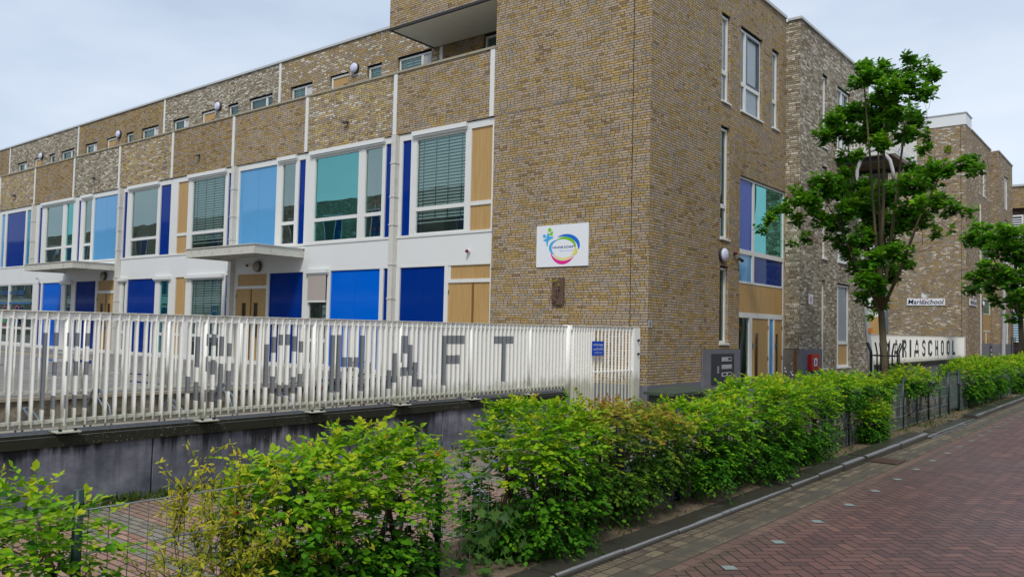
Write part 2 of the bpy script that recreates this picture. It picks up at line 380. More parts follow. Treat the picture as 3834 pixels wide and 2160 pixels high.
def bumpy(a, x0, x1, y0, y1, seed):
    r = np.random.default_rng(seed); ph = r.uniform(0, 6, (14, 2)); fr = r.uniform(.7, 9, (14, 2)); am = r.uniform(.2, 1, 14)/(1+fr.max(1))
    def f(x, y):
        t = min(1, (x-x0)/.1, (x1-x)/.1)
        return a*max(t, 0)*(1.2+float((am*np.sin(fr[:, 0]*x*3+ph[:, 0])*np.cos(fr[:, 1]*y+ph[:, 1])).sum()))
    return f
sheet('soil_strip', -4.72, -3.66, -3, 60, .004, SOIL, 14, 420, bumpy(.022, -4.72, -3.66, -3, 60, 3))
sheet('playground', -70, -14.62, -6, 14.9, .5, PLAY)
YARD = plain('sandy yard paving', (.30, .265, .215), .9, .2, .7, 3.5, dirt=(.17, .15, .12), bump=.01)
sheet('bike_yard', -14.4, -8.6, -6, 14.9, .12, YARD)
# kerb stones
kb = empty('kerb', (-3.48, 10, 0)); kb['kind'] = 'structure'
yk = -2.6
while yk < 58:
    L_ = .93; mb = MB(); j = rng.uniform(-.006, .006); zt = .042+.05*min(1, max(0, (yk-8.5)/3))
    if 15.7 < yk < 20.6:
        zt = .022; x0, x1 = -3.84, -3.36
    else: x0, x1 = -3.71, -3.455+.03*min(1, max(0, (yk-8.5)/3))
    dz = rng.uniform(-.006, .006)
    if abs(yk+.4-12.95) < .5: yk += .12
    y0, y1 = yk+.006, yk+L_-.006; h = zt+dz; c_ = .02
    pr = [(x0, -.02), (x1, -.02), (x1, h-c_*1.2), (x1-.006, h-c_*.5), (x1-c_, h), (x0, h)]
    n = len(mb.v); k = mb.mat(KERB)
    for yy_ in (y0, y1): mb.v += [(px+j, yy_, pz) for px, pz in pr]
    for i in range(6): mb.f.append((n+i, n+(i+1) % 6, n+6+(i+1) % 6, n+6+i)); mb.mi.append(k)
    mb.f += [tuple(range(n, n+6)), tuple(range(n+11, n+5, -1))]; mb.mi += [k, k]
    mb.build('kerb_stone', kb); yk += L_
# drain
dr = empty('gutter_drain', (-3.3, 12.7, 0), 'iron gutter drain grate set against the raised kerb', 'drain')
mb = MB(); mb.box(-3.42, -3.07, 12.46, 12.93, -.002, .004, BLACK); mb.build('drain_pit', dr)
mb = MB(); IRON = plain('rusty cast iron', (.09, .055, .04), .7, .3, .5, 20)
for i in range(9): mb.box(-3.41, -3.08, 12.48+i*.05, 12.505+i*.05, .002, .014, IRON)
mb.box(-3.424, -3.41, 12.44, 12.95, 0, .016, IRON); mb.box(-3.08, -3.05, 12.44, 12.95, 0, .016, IRON); mb.build('grate', dr)
# parking studs in the road: pale small stones
STUD = plain('pale grey stone stud', (.22, .26, .25), .6, .3, .5, 30)
for i in range(26):
    ys = 3.95+i*1.035; mb = MB(); h = .052
    mb.poly([(-2.65-.0717-i*.012, ys, .004), (-2.65-i*.012, ys-.0717, .004), (-2.578-i*.012, ys, .004), (-2.65-i*.012, ys+.0717, .004)], STUD)
    mb.build('parking_stud', label=ORD[i]+' nearest pale square stud in the line across the red road bricks', cat='road stud', group='pale studs marking the parking line')

# ------------------------------------------------------------------ windows and panels
def win(parent, pl, u0, u1, z0, z1, d, splits_u=(), splits_z=(), fw=.055, gl=GLASS, fills=None, blind=0, curtain=False, sill=False, name='window', mid=.05):
    """frame + panes; fills maps (column,row) to a material of a solid infill"""
    fills = fills or {}; mb = MB()
    if curtain and gl is GLASS: gl = GLASSW
    us = [u0, *splits_u, u1]; zs = [z0, *splits_z, z1]
    pl.box(mb, u0, u0+fw, z0, z1, d, d+.07, FRAME); pl.box(mb, u1-fw, u1, z0, z1, d, d+.07, FRAME)
    pl.box(mb, u0+fw, u1-fw, z1-fw, z1, d+.001, d+.07, FRAME); pl.box(mb, u0+fw, u1-fw, z0, z0+fw, d+.001, d+.07, FRAME)
    for q in splits_u: pl.box(mb, q-mid, q+mid, z0+fw, z1-fw, d+.002, d+.068, FRAME)
    for q in splits_z:
        e = [u0+fw]+[x for s_ in splits_u for x in (s_-mid, s_+mid)]+[u1-fw]
        for a, b in zip(e[::2], e[1::2]): pl.box(mb, a, b, q-mid, q+mid, d+.003, d+.066, FRAME)
    fr = mb.build('window_frame' if name == 'window' else 'frame', parent)
    for i, (a, b) in enumerate(zip(us, us[1:])):
        for j, (c, e) in enumerate(zip(zs, zs[1:])):
            m2 = MB(); f = fills.get((i, j))
            if f is None: m2.poly([pl.pt(a+.02, c+.02, d+.04), pl.pt(b-.02, c+.02, d+.04), pl.pt(b-.02, e-.02, d+.04), pl.pt(a+.02, e-.02, d+.04)], gl); m2.build('pane', fr)
            else: pl.box(m2, a+.02, b-.02, c+.02, e-.02, d+.03, d+.05, f); m2.build('infill_panel', fr)
    if blind:
        m2 = MB(); bu0, bu1 = u0+fw+.01, u1-fw-.01; z = z1-fw-.03; dd = d+.07
        while z > z0+fw+blind:
            m2.poly([pl.pt(bu0, z, dd), pl.pt(bu1, z, dd), pl.pt(bu1, z+.055, dd+.03), pl.pt(bu0, z+.055, dd+.03)], BLINDM); z -= .082
        for q in (.1, .37, .63, .9):
            uq = bu0+(bu1-bu0)*q; m2.poly([pl.pt(uq-.014, z0+fw+blind, dd-.004), pl.pt(uq+.014, z0+fw+blind, dd-.004), pl.pt(uq+.014, z1-fw, dd-.004), pl.pt(uq-.014, z1-fw, dd-.004)], STEEL)
        pl.box(m2, bu0, bu1, z0+fw+blind-.03, z0+fw+blind, dd, dd+.05, BLINDM)
        m2.build('blind', fr)
    if curtain:
        m2 = MB(); n = max(4, int((u1-u0)/.05)); a = u0+.03
        pts = [(a+(u1-u0-.06)*i/n, .07+.02*(i % 2)) for i in range(n+1)]
        for (p, q), (r_, s_) in zip(pts, pts[1:]): m2.poly([pl.pt(p, z0, d+q), pl.pt(r_, z0, d+s_), pl.pt(r_, z1, d+s_), pl.pt(p, z1, d+q)], CURT)
        m2.build('curtain', fr)
    if sill:
        m2 = MB(); pl.box(m2, u0-.02, u1+.05, z0-.045, z0-.003, -.035, d+.04, FRAME); m2.build('sill', fr)
    return fr
def panel(parent, pl, u0, u1, z0, z1, d, m, joint=None, name='panel'):
    mb = MB(); e = [u0]+([joint-.004, joint+.004] if joint else [])+[u1]
    for a, b in zip(e[::2], e[1::2]): pl.box(mb, a, b, z0, z1, d, d+.02, m)
    if joint: pl.box(mb, joint-.004, joint+.004, z0, z1, d+.012, d+.02, LEAD)
    return mb.build(name, parent)

# ------------------------------------------------------------------ main school building
YF, YB, XC, XB = 14.74, 16.47, -8.36, -7.96
school = empty('school_building', (-12.6, YF, 0), 'long brick school with blue and white panelled playground front and tall brick corner block', 'building')
F = Pl('Y', YF); U = Pl('Y', YB); G = Pl('X', XC); BF = Pl('X', XB)
# brick corner block: left face, right face, cap, plinth
mb = MB(); F.holes(mb, -12.62, XC, .69, 10.66, [], B_MAIN)
hs = [(18.13, 18.62, 7.36, 9.56), (19.25, 20.64, 7.36, 9.56), (21.31, 21.80, 7.36, 9.56), (18.13, 18.62, 4.03, 6.79), (18.13, 18.62, 1.52, 3.40), (19.26, 22.339, .5, 5.76)]
G.holes(mb, YF, 22.34, .69, 10.66, hs, B_MAIN, .1, LEAD)
mb.poly([(XC, 22.34, 10.66), (XC, YF, 10.66), (-12.62, YF, 10.66), (-12.62, 22.34, 10.66)], CAP)
mb.poly([(-12.62, YF, 8.6), (-12.62, YF, 10.66), (-12.62, 18.4, 10.66), (-12.62, 18.4, 8.6)], B_MAIN)
mb.build('corner_block', school)
mb = MB(); MBL = brick('grey white block brick', [(0, BRN), (.15, (.30, .27, .21)), (.4, (.43, .38, .28)), (.62, (.50, .44, .32)), (.8, (.58, .53, .43)), (.92, WHT), (1, WHT)], dark=.4)
hb = [(24.19, 24.62, 7.33, 9.55), (25.57, 26.85, 7.38, 9.53), (24.19, 24.62, 4.03, 6.79), (24.18, 24.52, .80, 3.40), (25.56, 26.90, .80, 3.40), (25.57, 26.85, 4.03, 6.79)]
BF.holes(mb, 22.34, 28.9, .62, 10.6, hb, MBL, .1, LEAD)
S1 = Pl('Y', 22.34); S1.holes(mb, XC-.12, XB, 1.41, 10.6, [], MBL)
S2 = Pl('Y', 28.9); mb.poly([(XB, 28.9, 0), (-20, 28.9, 0), (-20, 28.9, 10.6), (XB, 28.9, 10.6)], MBL)
mb.poly([(XB, 22.34, 10.6), (XB, 28.9, 10.6), (-20, 28.9, 10.6), (-20, 22.34, 10.6)], CAP)
mb.build('grey_brick_block', school)
mb = MB()   # roof edge trim
t = .05
mb.box(-12.62, XC+t, YF-t, YF+.1, 10.66, 10.74, CAP); mb.box(XC-.1, XC+t, YF+.1, 22.34-t, 10.66, 10.741, CAP)
mb.box(XC+t+.002, XB+t, 22.34-t, 22.44, 10.6, 10.67, CAP); mb.box(XB-.1, XB+t, 22.44, 28.9+t, 10.6, 10.671, CAP)
mb.build('roof_trim', school)
mb = MB(); mb.box(-12.62, XC+.012, YF-.012, YF+.2, 0, .688, PLINTH); mb.box(XC-.2, XC+.013, YF+.2, 19.26, 0, .687, PLINTH)
mb.box(XC+.012, XC+.045, 17.2, 19.255, 0, 1.41, PLINTH)
mb.box(XB-.2, XB+.012, 22.33, 28.91, 0, .618, PLINTH); mb.box(XC-.1, XB+.02, 22.32, 24.17, 0, 1.40, PLINTH)
mb.build('plinth', school)
mb = MB(); mb.box(XC-.09, XB-.002, 22.31, 22.318, .5, 1.38, plain('stripped wall', (.2, .18, .15), .9, .2, .8, 9, dirt=(.06, .05, .04)))
mb.box(-8.08, -8.02, 22.28, 22.308, .45, 1.39, plain('rust brown post', (.19, .06, .025), .7)); mb.build('broken_cladding', school)
mb = MB(); FOIL = plain('crumpled silver foil', (.75, .76, .78), .25, .5, metal=.9)
for i in range(60):
    px, pz = rng.uniform(-8.36, -8.1), rng.uniform(.45, .72) if i < 45 else rng.uniform(.75, 1.0)
    p = [(px+rng.uniform(-.05, .05), 22.29+rng.uniform(-.03, .01), pz+rng.uniform(-.05, .05)) for _ in range(3)]; mb.poly(p, FOIL)
mb.build('foil_wrap', school)
# expansion joint in the brick, thin dark line round the corner block
mb = MB(); JO = plain('black joint', (.01, .01, .01), .9)
F.box(mb, -8.79, -8.775, .69, 10.66, -.002, .01, JO); F.box(mb, -12.62, XC, 6.885, 6.893, -.002, .01, JO); mb.build('movement_joint', school)

# right facade windows
DKF = plain('blue grey window casement', (.09, .11, .16), .4)
def tall(pl, u0, u1, z0, z1, tz, fill=None, **k):
    f = win(school, pl, u0+.001, u1-.02, z0, z1, .06, (), (tz,) if tz else (), sill=True, fills=fill or {}, **k)
    return f
for (a, b, c, d, tz) in ((18.13, 18.62, 7.40, 9.52, 8.14), (21.31, 21.80, 7.40, 9.52, 8.16), (18.13, 18.62, 4.07, 6.75, 4.86), (18.13, 18.62, 1.56, 3.37, None)):
    tall(G, a, b, c, d, tz, curtain=(d > 7))
f = win(school, G, 19.26, 20.62, 7.40, 9.52, .06, (19.66,), (8.12,), curtain=True, sill=True)
m2 = MB()
for a, b, c, d in ((19.72, 19.76, 8.18, 9.46), (20.50, 20.54, 8.18, 9.46)): G.box(m2, a, b, c, d, .052, .08, DKF)
G.box(m2, 19.76, 20.50, 9.42, 9.46, .052, .08, DKF); G.box(m2, 19.76, 20.5, 8.18, 8.22, .052, .08, DKF); m2.build('casement', f)
for (a, b, c, d, tz, fl) in ((24.19, 24.6, 7.37, 9.5, None, {}), (24.19, 24.6, 4.07, 6.75, 4.86, {}), (24.18, 24.52, .84, 3.37, 1.56, {(0, 0): WOOD})):
    tall(BF, a, b, c, d, tz, fl, curtain=True)
win(school, BF, 25.57, 26.83, 7.42, 9.5, .06, (26.15,), (), gl=DARKG, curtain=True)
win(school, BF, 25.57, 26.83, 4.07, 6.75, .06, (26.0,), (4.86,), curtain=True, sill=True)
win(school, BF, 25.57, 26.88, .84, 3.37, .06, (25.84,), (1.58,), fills={(0, 0): WOOD, (1, 0): WOOD, (0, 1): WOOD}, curtain=True, sill=True)
# entrance: stair window over timber and doors
win(school, G, 19.262, 22.335, 3.06, 5.75, .04, (20.22,), (3.86,), gl=TEALG, fills={(0, 1): PAN['lilac'], (0, 0): PAN['sky'], (1, 0): PAN['navy']}, mid=.06)
panel(school, G, 19.262, 22.28, 2.33, 3.05, .05, WOOD, name='timber_panel')
mb = MB(); G.box(mb, 22.28, 22.335, 2.2, 3.058, .04, .11, FRAME); G.box(mb, 19.262, 22.335, 2.2, 2.328, .035, .11, FRAME)
for a, b in ((20.0, 20.17), (21.27, 21.33), (21.62, 21.70), (22.27, 22.335)): G.box(mb, a, b, .45, 2.2, .036, .11, FRAME)
mb.build('entrance_frame', school)
def door(pl, u0, u1, z0, z1, d, hinge=1, winw=None, handle=True, win_z=(1.05, 1.75), wu=.3):
    mb = MB(); a, b = win_z
    if winw:
        c = u0+(u1-u0)*wu; pl.box(mb, u0, c, z0, z1, d, d+.04, WOOD); pl.box(mb, c+winw, u1, z0, z1, d, d+.04, WOOD)
        pl.box(mb, c, c+winw, z0, a, d+.001, d+.04, WOOD); pl.box(mb, c, c+winw, b, z1, d+.001, d+.04, WOOD)
    else: pl.box(mb, u0, u1, z0, z1, d, d+.04, WOOD)
    o = mb.build('door', school)
    if winw:
        m2 = MB(); c = u0+(u1-u0)*wu
        pl.box(m2, c-.012, c+.018, a-.015, b+.015, d-.006, d+.03, WOODD); pl.box(m2, c+winw-.018, c+winw+.012, a-.015, b+.015, d-.006, d+.03, WOODD)
        pl.box(m2, c+.018, c+winw-.018, b-.01, b+.015, d-.005, d+.03, WOODD); pl.box(m2, c+.018, c+winw-.018, a-.015, a+.01, d-.005, d+.03, WOODD)
        pl.box(m2, c+.018, c+winw-.018, a+.01, b-.01, d+.012, d+.02, plain('door window', (.02, .025, .025), .05, .6) if 'door window' not in bpy.data.materials else bpy.data.materials['door window'])
        m2.build('door_window', o)
    if handle:
        m2 = MB(); hu = u0+.07 if hinge > 0 else u1-.07
        pl.box(m2, hu-.02, hu+.02, 1.42, 1.56, d-.02, d-.001, STEEL); m2.tube([pl.pt(hu, 1.5, d-.02), pl.pt(hu, 1.5, d-.06), pl.pt(hu+.1*hinge, 1.5, d-.06)], .009, STEEL, 6); m2.build('handle', o)
    m2 = MB(); hu = u1 if hinge > 0 else u0
    for zz in (z1-.28, z1-1.1): pl.box(m2, hu-.014, hu+.014, zz, zz+.1, d-.016, d-.002, DKGREY)
    m2.build('hinge', o)
    return o
door(G, 20.17, 21.27, .47, 2.2, .055, 1, .2, wu=.2, win_z=(.6, 1.8)); door(G, 21.70, 22.27, .47, 2.2, .055, 1, .13, wu=.22, win_z=(.6, 1.8))
panel(school, G, 21.33, 21.62, .47, 2.2, .06, PAN['sky'])
mb = MB(); mb.poly([G.pt(19.262, .47, .08), G.pt(20.0, .47, .08), G.pt(20.0, 2.2, .08), G.pt(19.262, 2.2, .08)], GLASS); mb.build('side_light', school)
# rooms behind the street windows
mb = MB()
mb.box(-12.0, -11.95, 14.95, 28.6, .3, 10.4, ROOMW)
for z in (.44, 3.55, 7.0, 10.3): mb.box(-11.9, -8.62, 14.95, 28.6, z, z+.1, ROOMW)
for y in (17.7, 19.0, 22.6, 25.0): mb.box(-11.9, -8.64, y, y+.1, .6, 10.2, ROOMW)
mb.build('interior', school)
mb = MB(); mb.box(-8.34, -7.2, 19.0, 22.3, -.01, .46, PLINTH); mb.box(-7.2, -6.8, 19.0, 22.3, -.01, .3, PLINTH); mb.build('entrance_step', school)

# balcony on the grey block
bal = MB(); bal.box(XB+.003, -6.25, 25.36, 28.05, 7.17, 7.4, FRAME); b0 = bal.build('balcony', school)
m2 = MB(); Y_ = 25.38
m2.box(XB+.01, -6.27, 25.38, 25.43, 8.26, 8.31, FRAME); m2.box(-6.31, -6.26, 25.38, 28.03, 8.261, 8.311, FRAME); m2.box(XB+.01, -6.27, 25.39, 25.42, 7.46, 7.49, FRAME); m2.box(-6.3, -6.27, 25.42, 28.03, 7.461, 7.491, FRAME)
x = XB+.05
while x < -6.3: m2.box(x, x+.014, 25.38, 25.43, 7.4, 8.26, FRAME); x += .1
y = 25.45
while y < 28.03: m2.box(-6.32, -6.26, y, y+.014, 7.2, 8.26, FRAME); y += .075
m2.build('railing', b0)
m2 = MB(); m2.box(XB+.01, -6.6, 25.6, 25.72, 7.03, 7.169, DKGREY); m2.box(XB+.01, -6.6, 27.6, 27.72, 7.03, 7.169, DKGREY)
m2.box(XB+.02, -6.4, 25.5, 27.9, 7.155, 7.168, plain('grimy soffit', (.10, .08, .06), .8)); m2.build('balcony_beams', b0)

# overhanging parapet box and gallery
mb = MB(); mb.poly([(-16.45, YF, 9.86), (-12.62, YF, 9.86), (-12.62, YF, 10.72), (-16.45, YF, 10.72)], B_MAIN)
mb.poly([(-16.45, YF, 9.86), (-16.45, YF, 10.72), (-16.45, YB-.01, 10.72), (-16.45, YB-.01, 9.86)], B_MAIN)
mb.poly([(-16.45, YF, 10.72), (-12.62, YF, 10.72), (-12.62, YB, 10.72), (-16.45, YB, 10.72)], CAP)
mb.build('overhang', school)
mb = MB(); mb.box(-16.47, -12.63, YF-.015, YF+.05, 9.80, 9.86, LEAD); mb.box(-16.47, -16.4, YF+.05, YB-.02, 9.80, 9.859, LEAD); mb.build('overhang_edge', school)
mb = MB(); SOF = plain('pale soffit board', (.82, .80, .72), .6, .3, .4, 2, dirt=(.66, .63, .54))
for a, b in ((-16.40, -14.62), (-14.61, -12.63)): mb.box(a, b, YF+.05, YB-.03, 9.815, 9.83, SOF)
mb.build('soffit', school)
# set-back top storey
mb = MB(); uh = []; NU = [(-23.9, -16.13, B_ROOFMIX), (-31.8, -23.9, B_GREY), (-39.7, -31.8, B_OCHRE), (-47.9, -39.7, B_GREY), (-56, -47.9, B_OCHRE)]
mods = [-16.17, -24.0, -31.93, -39.9, -48.0]
dark_top = 9.84
for i, (a, b, m) in enumerate(NU):
    o_ = b+.0; hs = []
    for p, q in ((-7.17, -5.96), (-5.04, -4.11), (-3.23, -2.55), (-1.86, -.43)):
        q0, q1 = o_+p, o_+q
        if i == 4: continue
        hs.append((q0, q1, 8.5, 9.84))
    U.holes(mb, a, b, 8.3, 10.80, hs, m, .14, LEAD); uh.append(hs)
U.holes(mb, -16.13, -12.62, 8.3, 9.83, [(-14.57, -13.9, 8.5, 9.80)], B_OCHRE, .14, LEAD)
mb.build('top_storey', school)
mb = MB(); mb.box(-56, -16.5, YB-.05, YB+.12, 10.80, 10.87, CAP); mb.build('top_storey_trim', school)
for x in (-16.15, -23.9, -31.77, -39.7, -47.92): mb = MB(); mb.box(x-.06, x+.06, YB-.02, YB+.02, 8.5, 10.79 if x < -17 else 9.8, FRAME); mb.build('top_storey_strip', school)
mb = MB(); mb.box(-56, -12.63, YB+.16, YB+.2, 8.3, 10.7, plain('dim interior', (.10, .11, .12), .9)); mb.build('top_storey_interior', school)
mb = MB(); mb.poly([(-56, YB, 10.8), (-16.45, YB, 10.8), (-16.45, 24, 10.8), (-56, 24, 10.8)], CAP); mb.poly([(-16.45, YB, 10.7), (-12.62, YB, 10.7), (-12.62, 24, 10.7), (-16.45, 24, 10.7)], CAP); mb.build('roof', school)
PALE = plain('pale blind fabric', (.60, .60, .60), .8); LILW = plain('lilac white infill', (.60, .59, .60), .6)
for i, hs in enumerate(uh):
    for j, (a, b, c, d) in enumerate(hs):
        if j == 0: win(school, U, a+.03, b-.03, 8.45, 9.79, .07, (a+.03+(b-a)*.62,), (), fills={(1, 0): LILW}, blind=.3 if i % 2 == 0 else 0)
        elif j == 1:
            mb = MB(); U.box(mb, a+.03, a+.1, 8.45, 9.8, .05, .12, FRAME); U.box(mb, a+.1, b-.002, 9.74, 9.8, .051, .12, FRAME); fr = mb.build('gallery_door_frame', school)
            mb = MB(); U.box(mb, a+.1, b-.03, 8.45, 9.739, .08, .1, WOOD); U.box(mb, b-.33, b-.16, 9.25, 9.5, .07, .079, WOODD); U.box(mb, b-.30, b-.19, 9.27, 9.47, .066, .069, BLACK); mb.build('gallery_door', fr)
        elif j == 2: win(school, U, a+.03, b-.03, 8.45, 9.79, .07, (), (), blind=.3 if i % 2 == 0 else 0)
        else: win(school, U, a+.03, b-.03, 8.45, 9.79, .07, (a+.03+(b-a)*.68,), (), fills={(1, 0): LILW} if i % 2 == 0 else {}, blind=.3 if i % 2 == 0 else 0)
win(school, U, -14.54, -13.93, 8.45, 9.76, .07, ())
# bay strips + first floor parapet
bays = [(-16.12, -12.62, B_MAIN), (-19.96, -16.12, B_MIX), (-23.85, -19.96, B_MAIN), (-27.73, -23.85, B_OCHRE), (-31.74, -27.73, B_MIX), (-35.77, -31.74, B_GREY), (-39.81, -35.77, B_OCHRE), (-43.9, -39.81, B_MIX), (-48, -43.9, B_OCHRE), (-56, -48, B_MAIN)]
for a, b, m in bays:
    mb = MB(); F.holes(mb, a, b, 6.89, 8.55, [], m); mb.poly([(a, YF+.2, 7), (b, YF+.2, 7), (b, YF+.2, 8.55), (a, YF+.2, 8.55)], m); mb.poly([(a, YF, 6.89), (b, YF, 6.89), (b, YF+.15, 6.89), (a, YF+.15, 6.89)], LEAD); mb.build('parapet', school)
for x in (-12.70, -16.12, -19.96, -23.85, -27.73, -31.74, -35.77, -39.81, -43.92, -48): mb = MB(); mb.box(x-.075, x+.06, YF-.02, YF-.001, 6.9, 8.548, FRAME); mb.build('bay_strip', school)
mb = MB(); x = -56
while x < -12.7: mb.box(x+.003, min(x+1.95, -12.62)-.003, YF-.035, YF+.23, 8.551, 8.605, STONECAP); x += 1.95
mb.build('parapet_coping', school)
# gallery floor
mb = MB(); mb.box(-56, -12.63, YF+.2, YB, 7.5, 7.6, ROOMD); mb.build('gallery_floor', school)
# white band
mb = MB(); x = -55.9; e = [-55.9, -48, -43.9, -41.0, -39.2, -35.3, -31.6, -27.6, -23.7, -19.75, -16.05, -12.64]
for a, b in zip(e, e[1:]): mb.box(a+.003, b-.003, YF+.04, YF+.08, 3.385, 4.10, WHITE)
mb.box(-55.9, -12.64, YF+.055, YF+.09, 3.385, 4.10, LEAD); mb.build('white_band', school)
def storey(items, z0, z1, headz, tz, uL, uR, boxes, sillz):
    """items: (u0,u1,kind,joint). fills the gaps with white mullions"""
    mb = MB(); F.box(mb, uL, uR, z1, headz, .035, .12, FRAME); F.box(mb, uL, uR, sillz, z0, .02, .12, FRAME); u = uL
    for a, b, *_ in items:
        if a > u+.004: F.box(mb, u, a, z0, z1, .036, .12, FRAME)
        u = b
    F.box(mb, u, uR, z0, z1, .036, .12, FRAME); mb.build('facade_frame', school)
    for it in items:
        a, b, kind = it[:3]; j = it[3] if len(it) > 3 else None
        if kind in PAN: panel(school, F, a, b, z0, z1, .075, PAN[kind], j)
        elif kind == 'wood':
            panel(school, F, a, b, tz+.05, z1, .07, WOOD, name='timber_panel'); panel(school, F, a, b, z0, tz-.05, .07, WOOD, name='timber_panel')
            m2 = MB(); F.box(m2, a, b, tz-.05, tz+.05, .04, .1, FRAME); m2.build('transom', school)
        elif kind in ('glass', 'tealglass', 'blinds', 'tealblinds'):
            win(school, F, a-.03, b+.03, z0-.0, z1+.0, .05, (), (tz,), gl=TEALG if 'teal' in kind else GLASSR if kind == 'glass' else GLASS, blind=.28 if 'blinds' in kind and z0 > 3 else (.5 if 'blinds' in kind else 0), fw=.045)
    for a, b in boxes:
        m2 = MB(); F.box(m2, a, b, headz-.11, headz+.0, -.06, .034, WHITE); F.box(m2, a+.02, b-.02, headz-.16, headz-.112, -.02, .034, FRAME); m2.build('sunscreen_box', school)
storey([(-51, -48.2, 'dark'), (-47.9, -47.2, 'sky'), (-46.9, -44.2, 'dark'), (-43.6, -43.22, 'sky'), (-42.97, -40.79, 'dark'), (-40.6, -40.0, 'teal'), (-39.24, -38.94, 'dark'), (-38.52, -36.81, 'glass'), (-36.48, -35.78, 'tealglass'), (-35.30, -35.07, 'dark'), (-34.76, -34.07, 'glass'), (-33.85, -31.87, 'sky', -32.8), (-31.32, -31.06, 'dark'), (-30.72, -28.75, 'glass'), (-28.53, -27.81, 'dark'), (-27.31, -26.63, 'wood'), (-26.36, -24.31, 'blinds'), (-24.13, -23.89, 'dark'), (-23.47, -21.45, 'sky', -22.43), (-21.17, -20.5, 'glass'), (-20.32, -20.01, 'dark'), (-19.56, -17.6, 'tealglass'), (-17.33, -16.62, 'glass'), (-16.49, -16.18, 'dark'), (-15.83, -15.51, 'dark'), (-15.3, -13.57, 'blinds'), (-13.38, -12.70, 'wood')],
       4.17, 6.70, 6.87, 4.835, -55.9, -12.64, [(-15.42, -13.5), (-19.75, -16.5), (-21.35, -20.4), (-26.6, -24.2), (-30.95, -28.6), (-34.98, -33.95), (-38.95, -35.6)], 4.105)
ground_items = [(-49, -45.4, 'dark'), (-44.9, -42.4, 'glass'), (-42.25, -39.6, 'glass'), (-38.98, -38.73, 'dark'), (-38.57, -36.61, 'bright', -37.56), (-36.24, -35.64, 'glass'), (-35.24, -33.43, 'dark'), (-33.3, -31.7, 'door'), (-31.15, -30.95, 'glass'), (-30.79, -28.68, 'dark', -29.67), (-28.36, -27.72, 'tealblinds'), (-27.25, -26.56, 'wood'), (-26.22, -24.27, 'blinds'), (-24.09, -23.87, 'dark'), (-23.46, -21.79, 'door'), (-21.66, -19.96, 'dark'), (-19.67, -18.82, 'screen'), (-18.69, -16.6, 'bright', -17.62), (-16.45, -16.15, 'dark'), (-15.81, -14.19, 'dark', -14.98), (-14.06, -12.68, 'door')]
storey(ground_items, .62, 3.33, 3.385, 1.33, -55.9, -12.64, [(-19.75, -18.75), (-26.5, -24.15), (-28.7, -27.55), (-31.55, -30.8), (-36.6, -35.5)], .5)
for a, b, top, ov, j, wv in ((-33.3, -31.7, 2.82, 2.93, -32.54, 1), (-23.46, -21.79, 2.87, 2.96, -22.64, 1), (-14.06, -12.68, 2.90, 2.99, -13.24, 0)):
    mb = MB(); F.box(mb, a, b, top, ov, .04, .11, FRAME); F.box(mb, a, a+.07, ov, 3.33, .05, .11, FRAME); mb.build('door_transom', school)
    panel(school, F, a+.07, b, ov, 3.33, .07, WOOD, name='timber_panel')
    for p, q, h in ((a, j-.006, -1), (j+.006, b, 1)):
        door(F, p, q, .55, top, .07, h, .2 if wv else None, handle=bool(wv), win_z=(1.35, 2.42), wu=.42 if h < 0 else .2)
    mb = MB(); F.box(mb, j-.03, j+.03, .56, top-.01, .055, .069, WOODD); mb.build('meeting_strip', school)
mb = MB(); SCR = plain('taupe screen fabric', (.42, .375, .345), .85); F.box(mb, -19.66, -18.83, 2.48, 3.32, -.01, .0, SCR); F.box(mb, -19.67, -18.82, 2.43, 2.48, -.02, .01, FRAME); mb.build('roller_screen', school)
win(school, F, -19.70, -18.79, .62, 3.33, .05, (), (1.33,), gl=GLASS)
mb = MB(); F.box(mb, -55.9, -12.64, .0, .5, .03, .1, PLINTH); mb.build('base_course', school)
# rooms behind the playground windows
mb = MB(); mb.box(-55.9, -12.7, YF+3.2, YF+3.25, .5, 6.85, ROOMW); mb.box(-55.9, -12.7, YF+.13, YF+3.2, 6.8, 6.85, ROOMW)
mb.box(-55.9, -12.7, YF+.13, YF+3.2, 3.5, 3.9, ROOMW); mb.box(-55.9, -12.7, YF+.13, YF+3.2, .3, .5, ROOMD)
for x in (-16.1, -20.1, -23.75, -27.6, -31.6, -35.5, -39.5): mb.box(x-.05, x+.05, YF+.14, YF+3.2, .5, 6.8, ROOMW)
for x in (-18.6, -37.4, -29.5): mb.box(x-.12, x+.12, YF+1.2, YF+1.45, 3.9, 6.8, FRAME)
mb.build('interior', school)
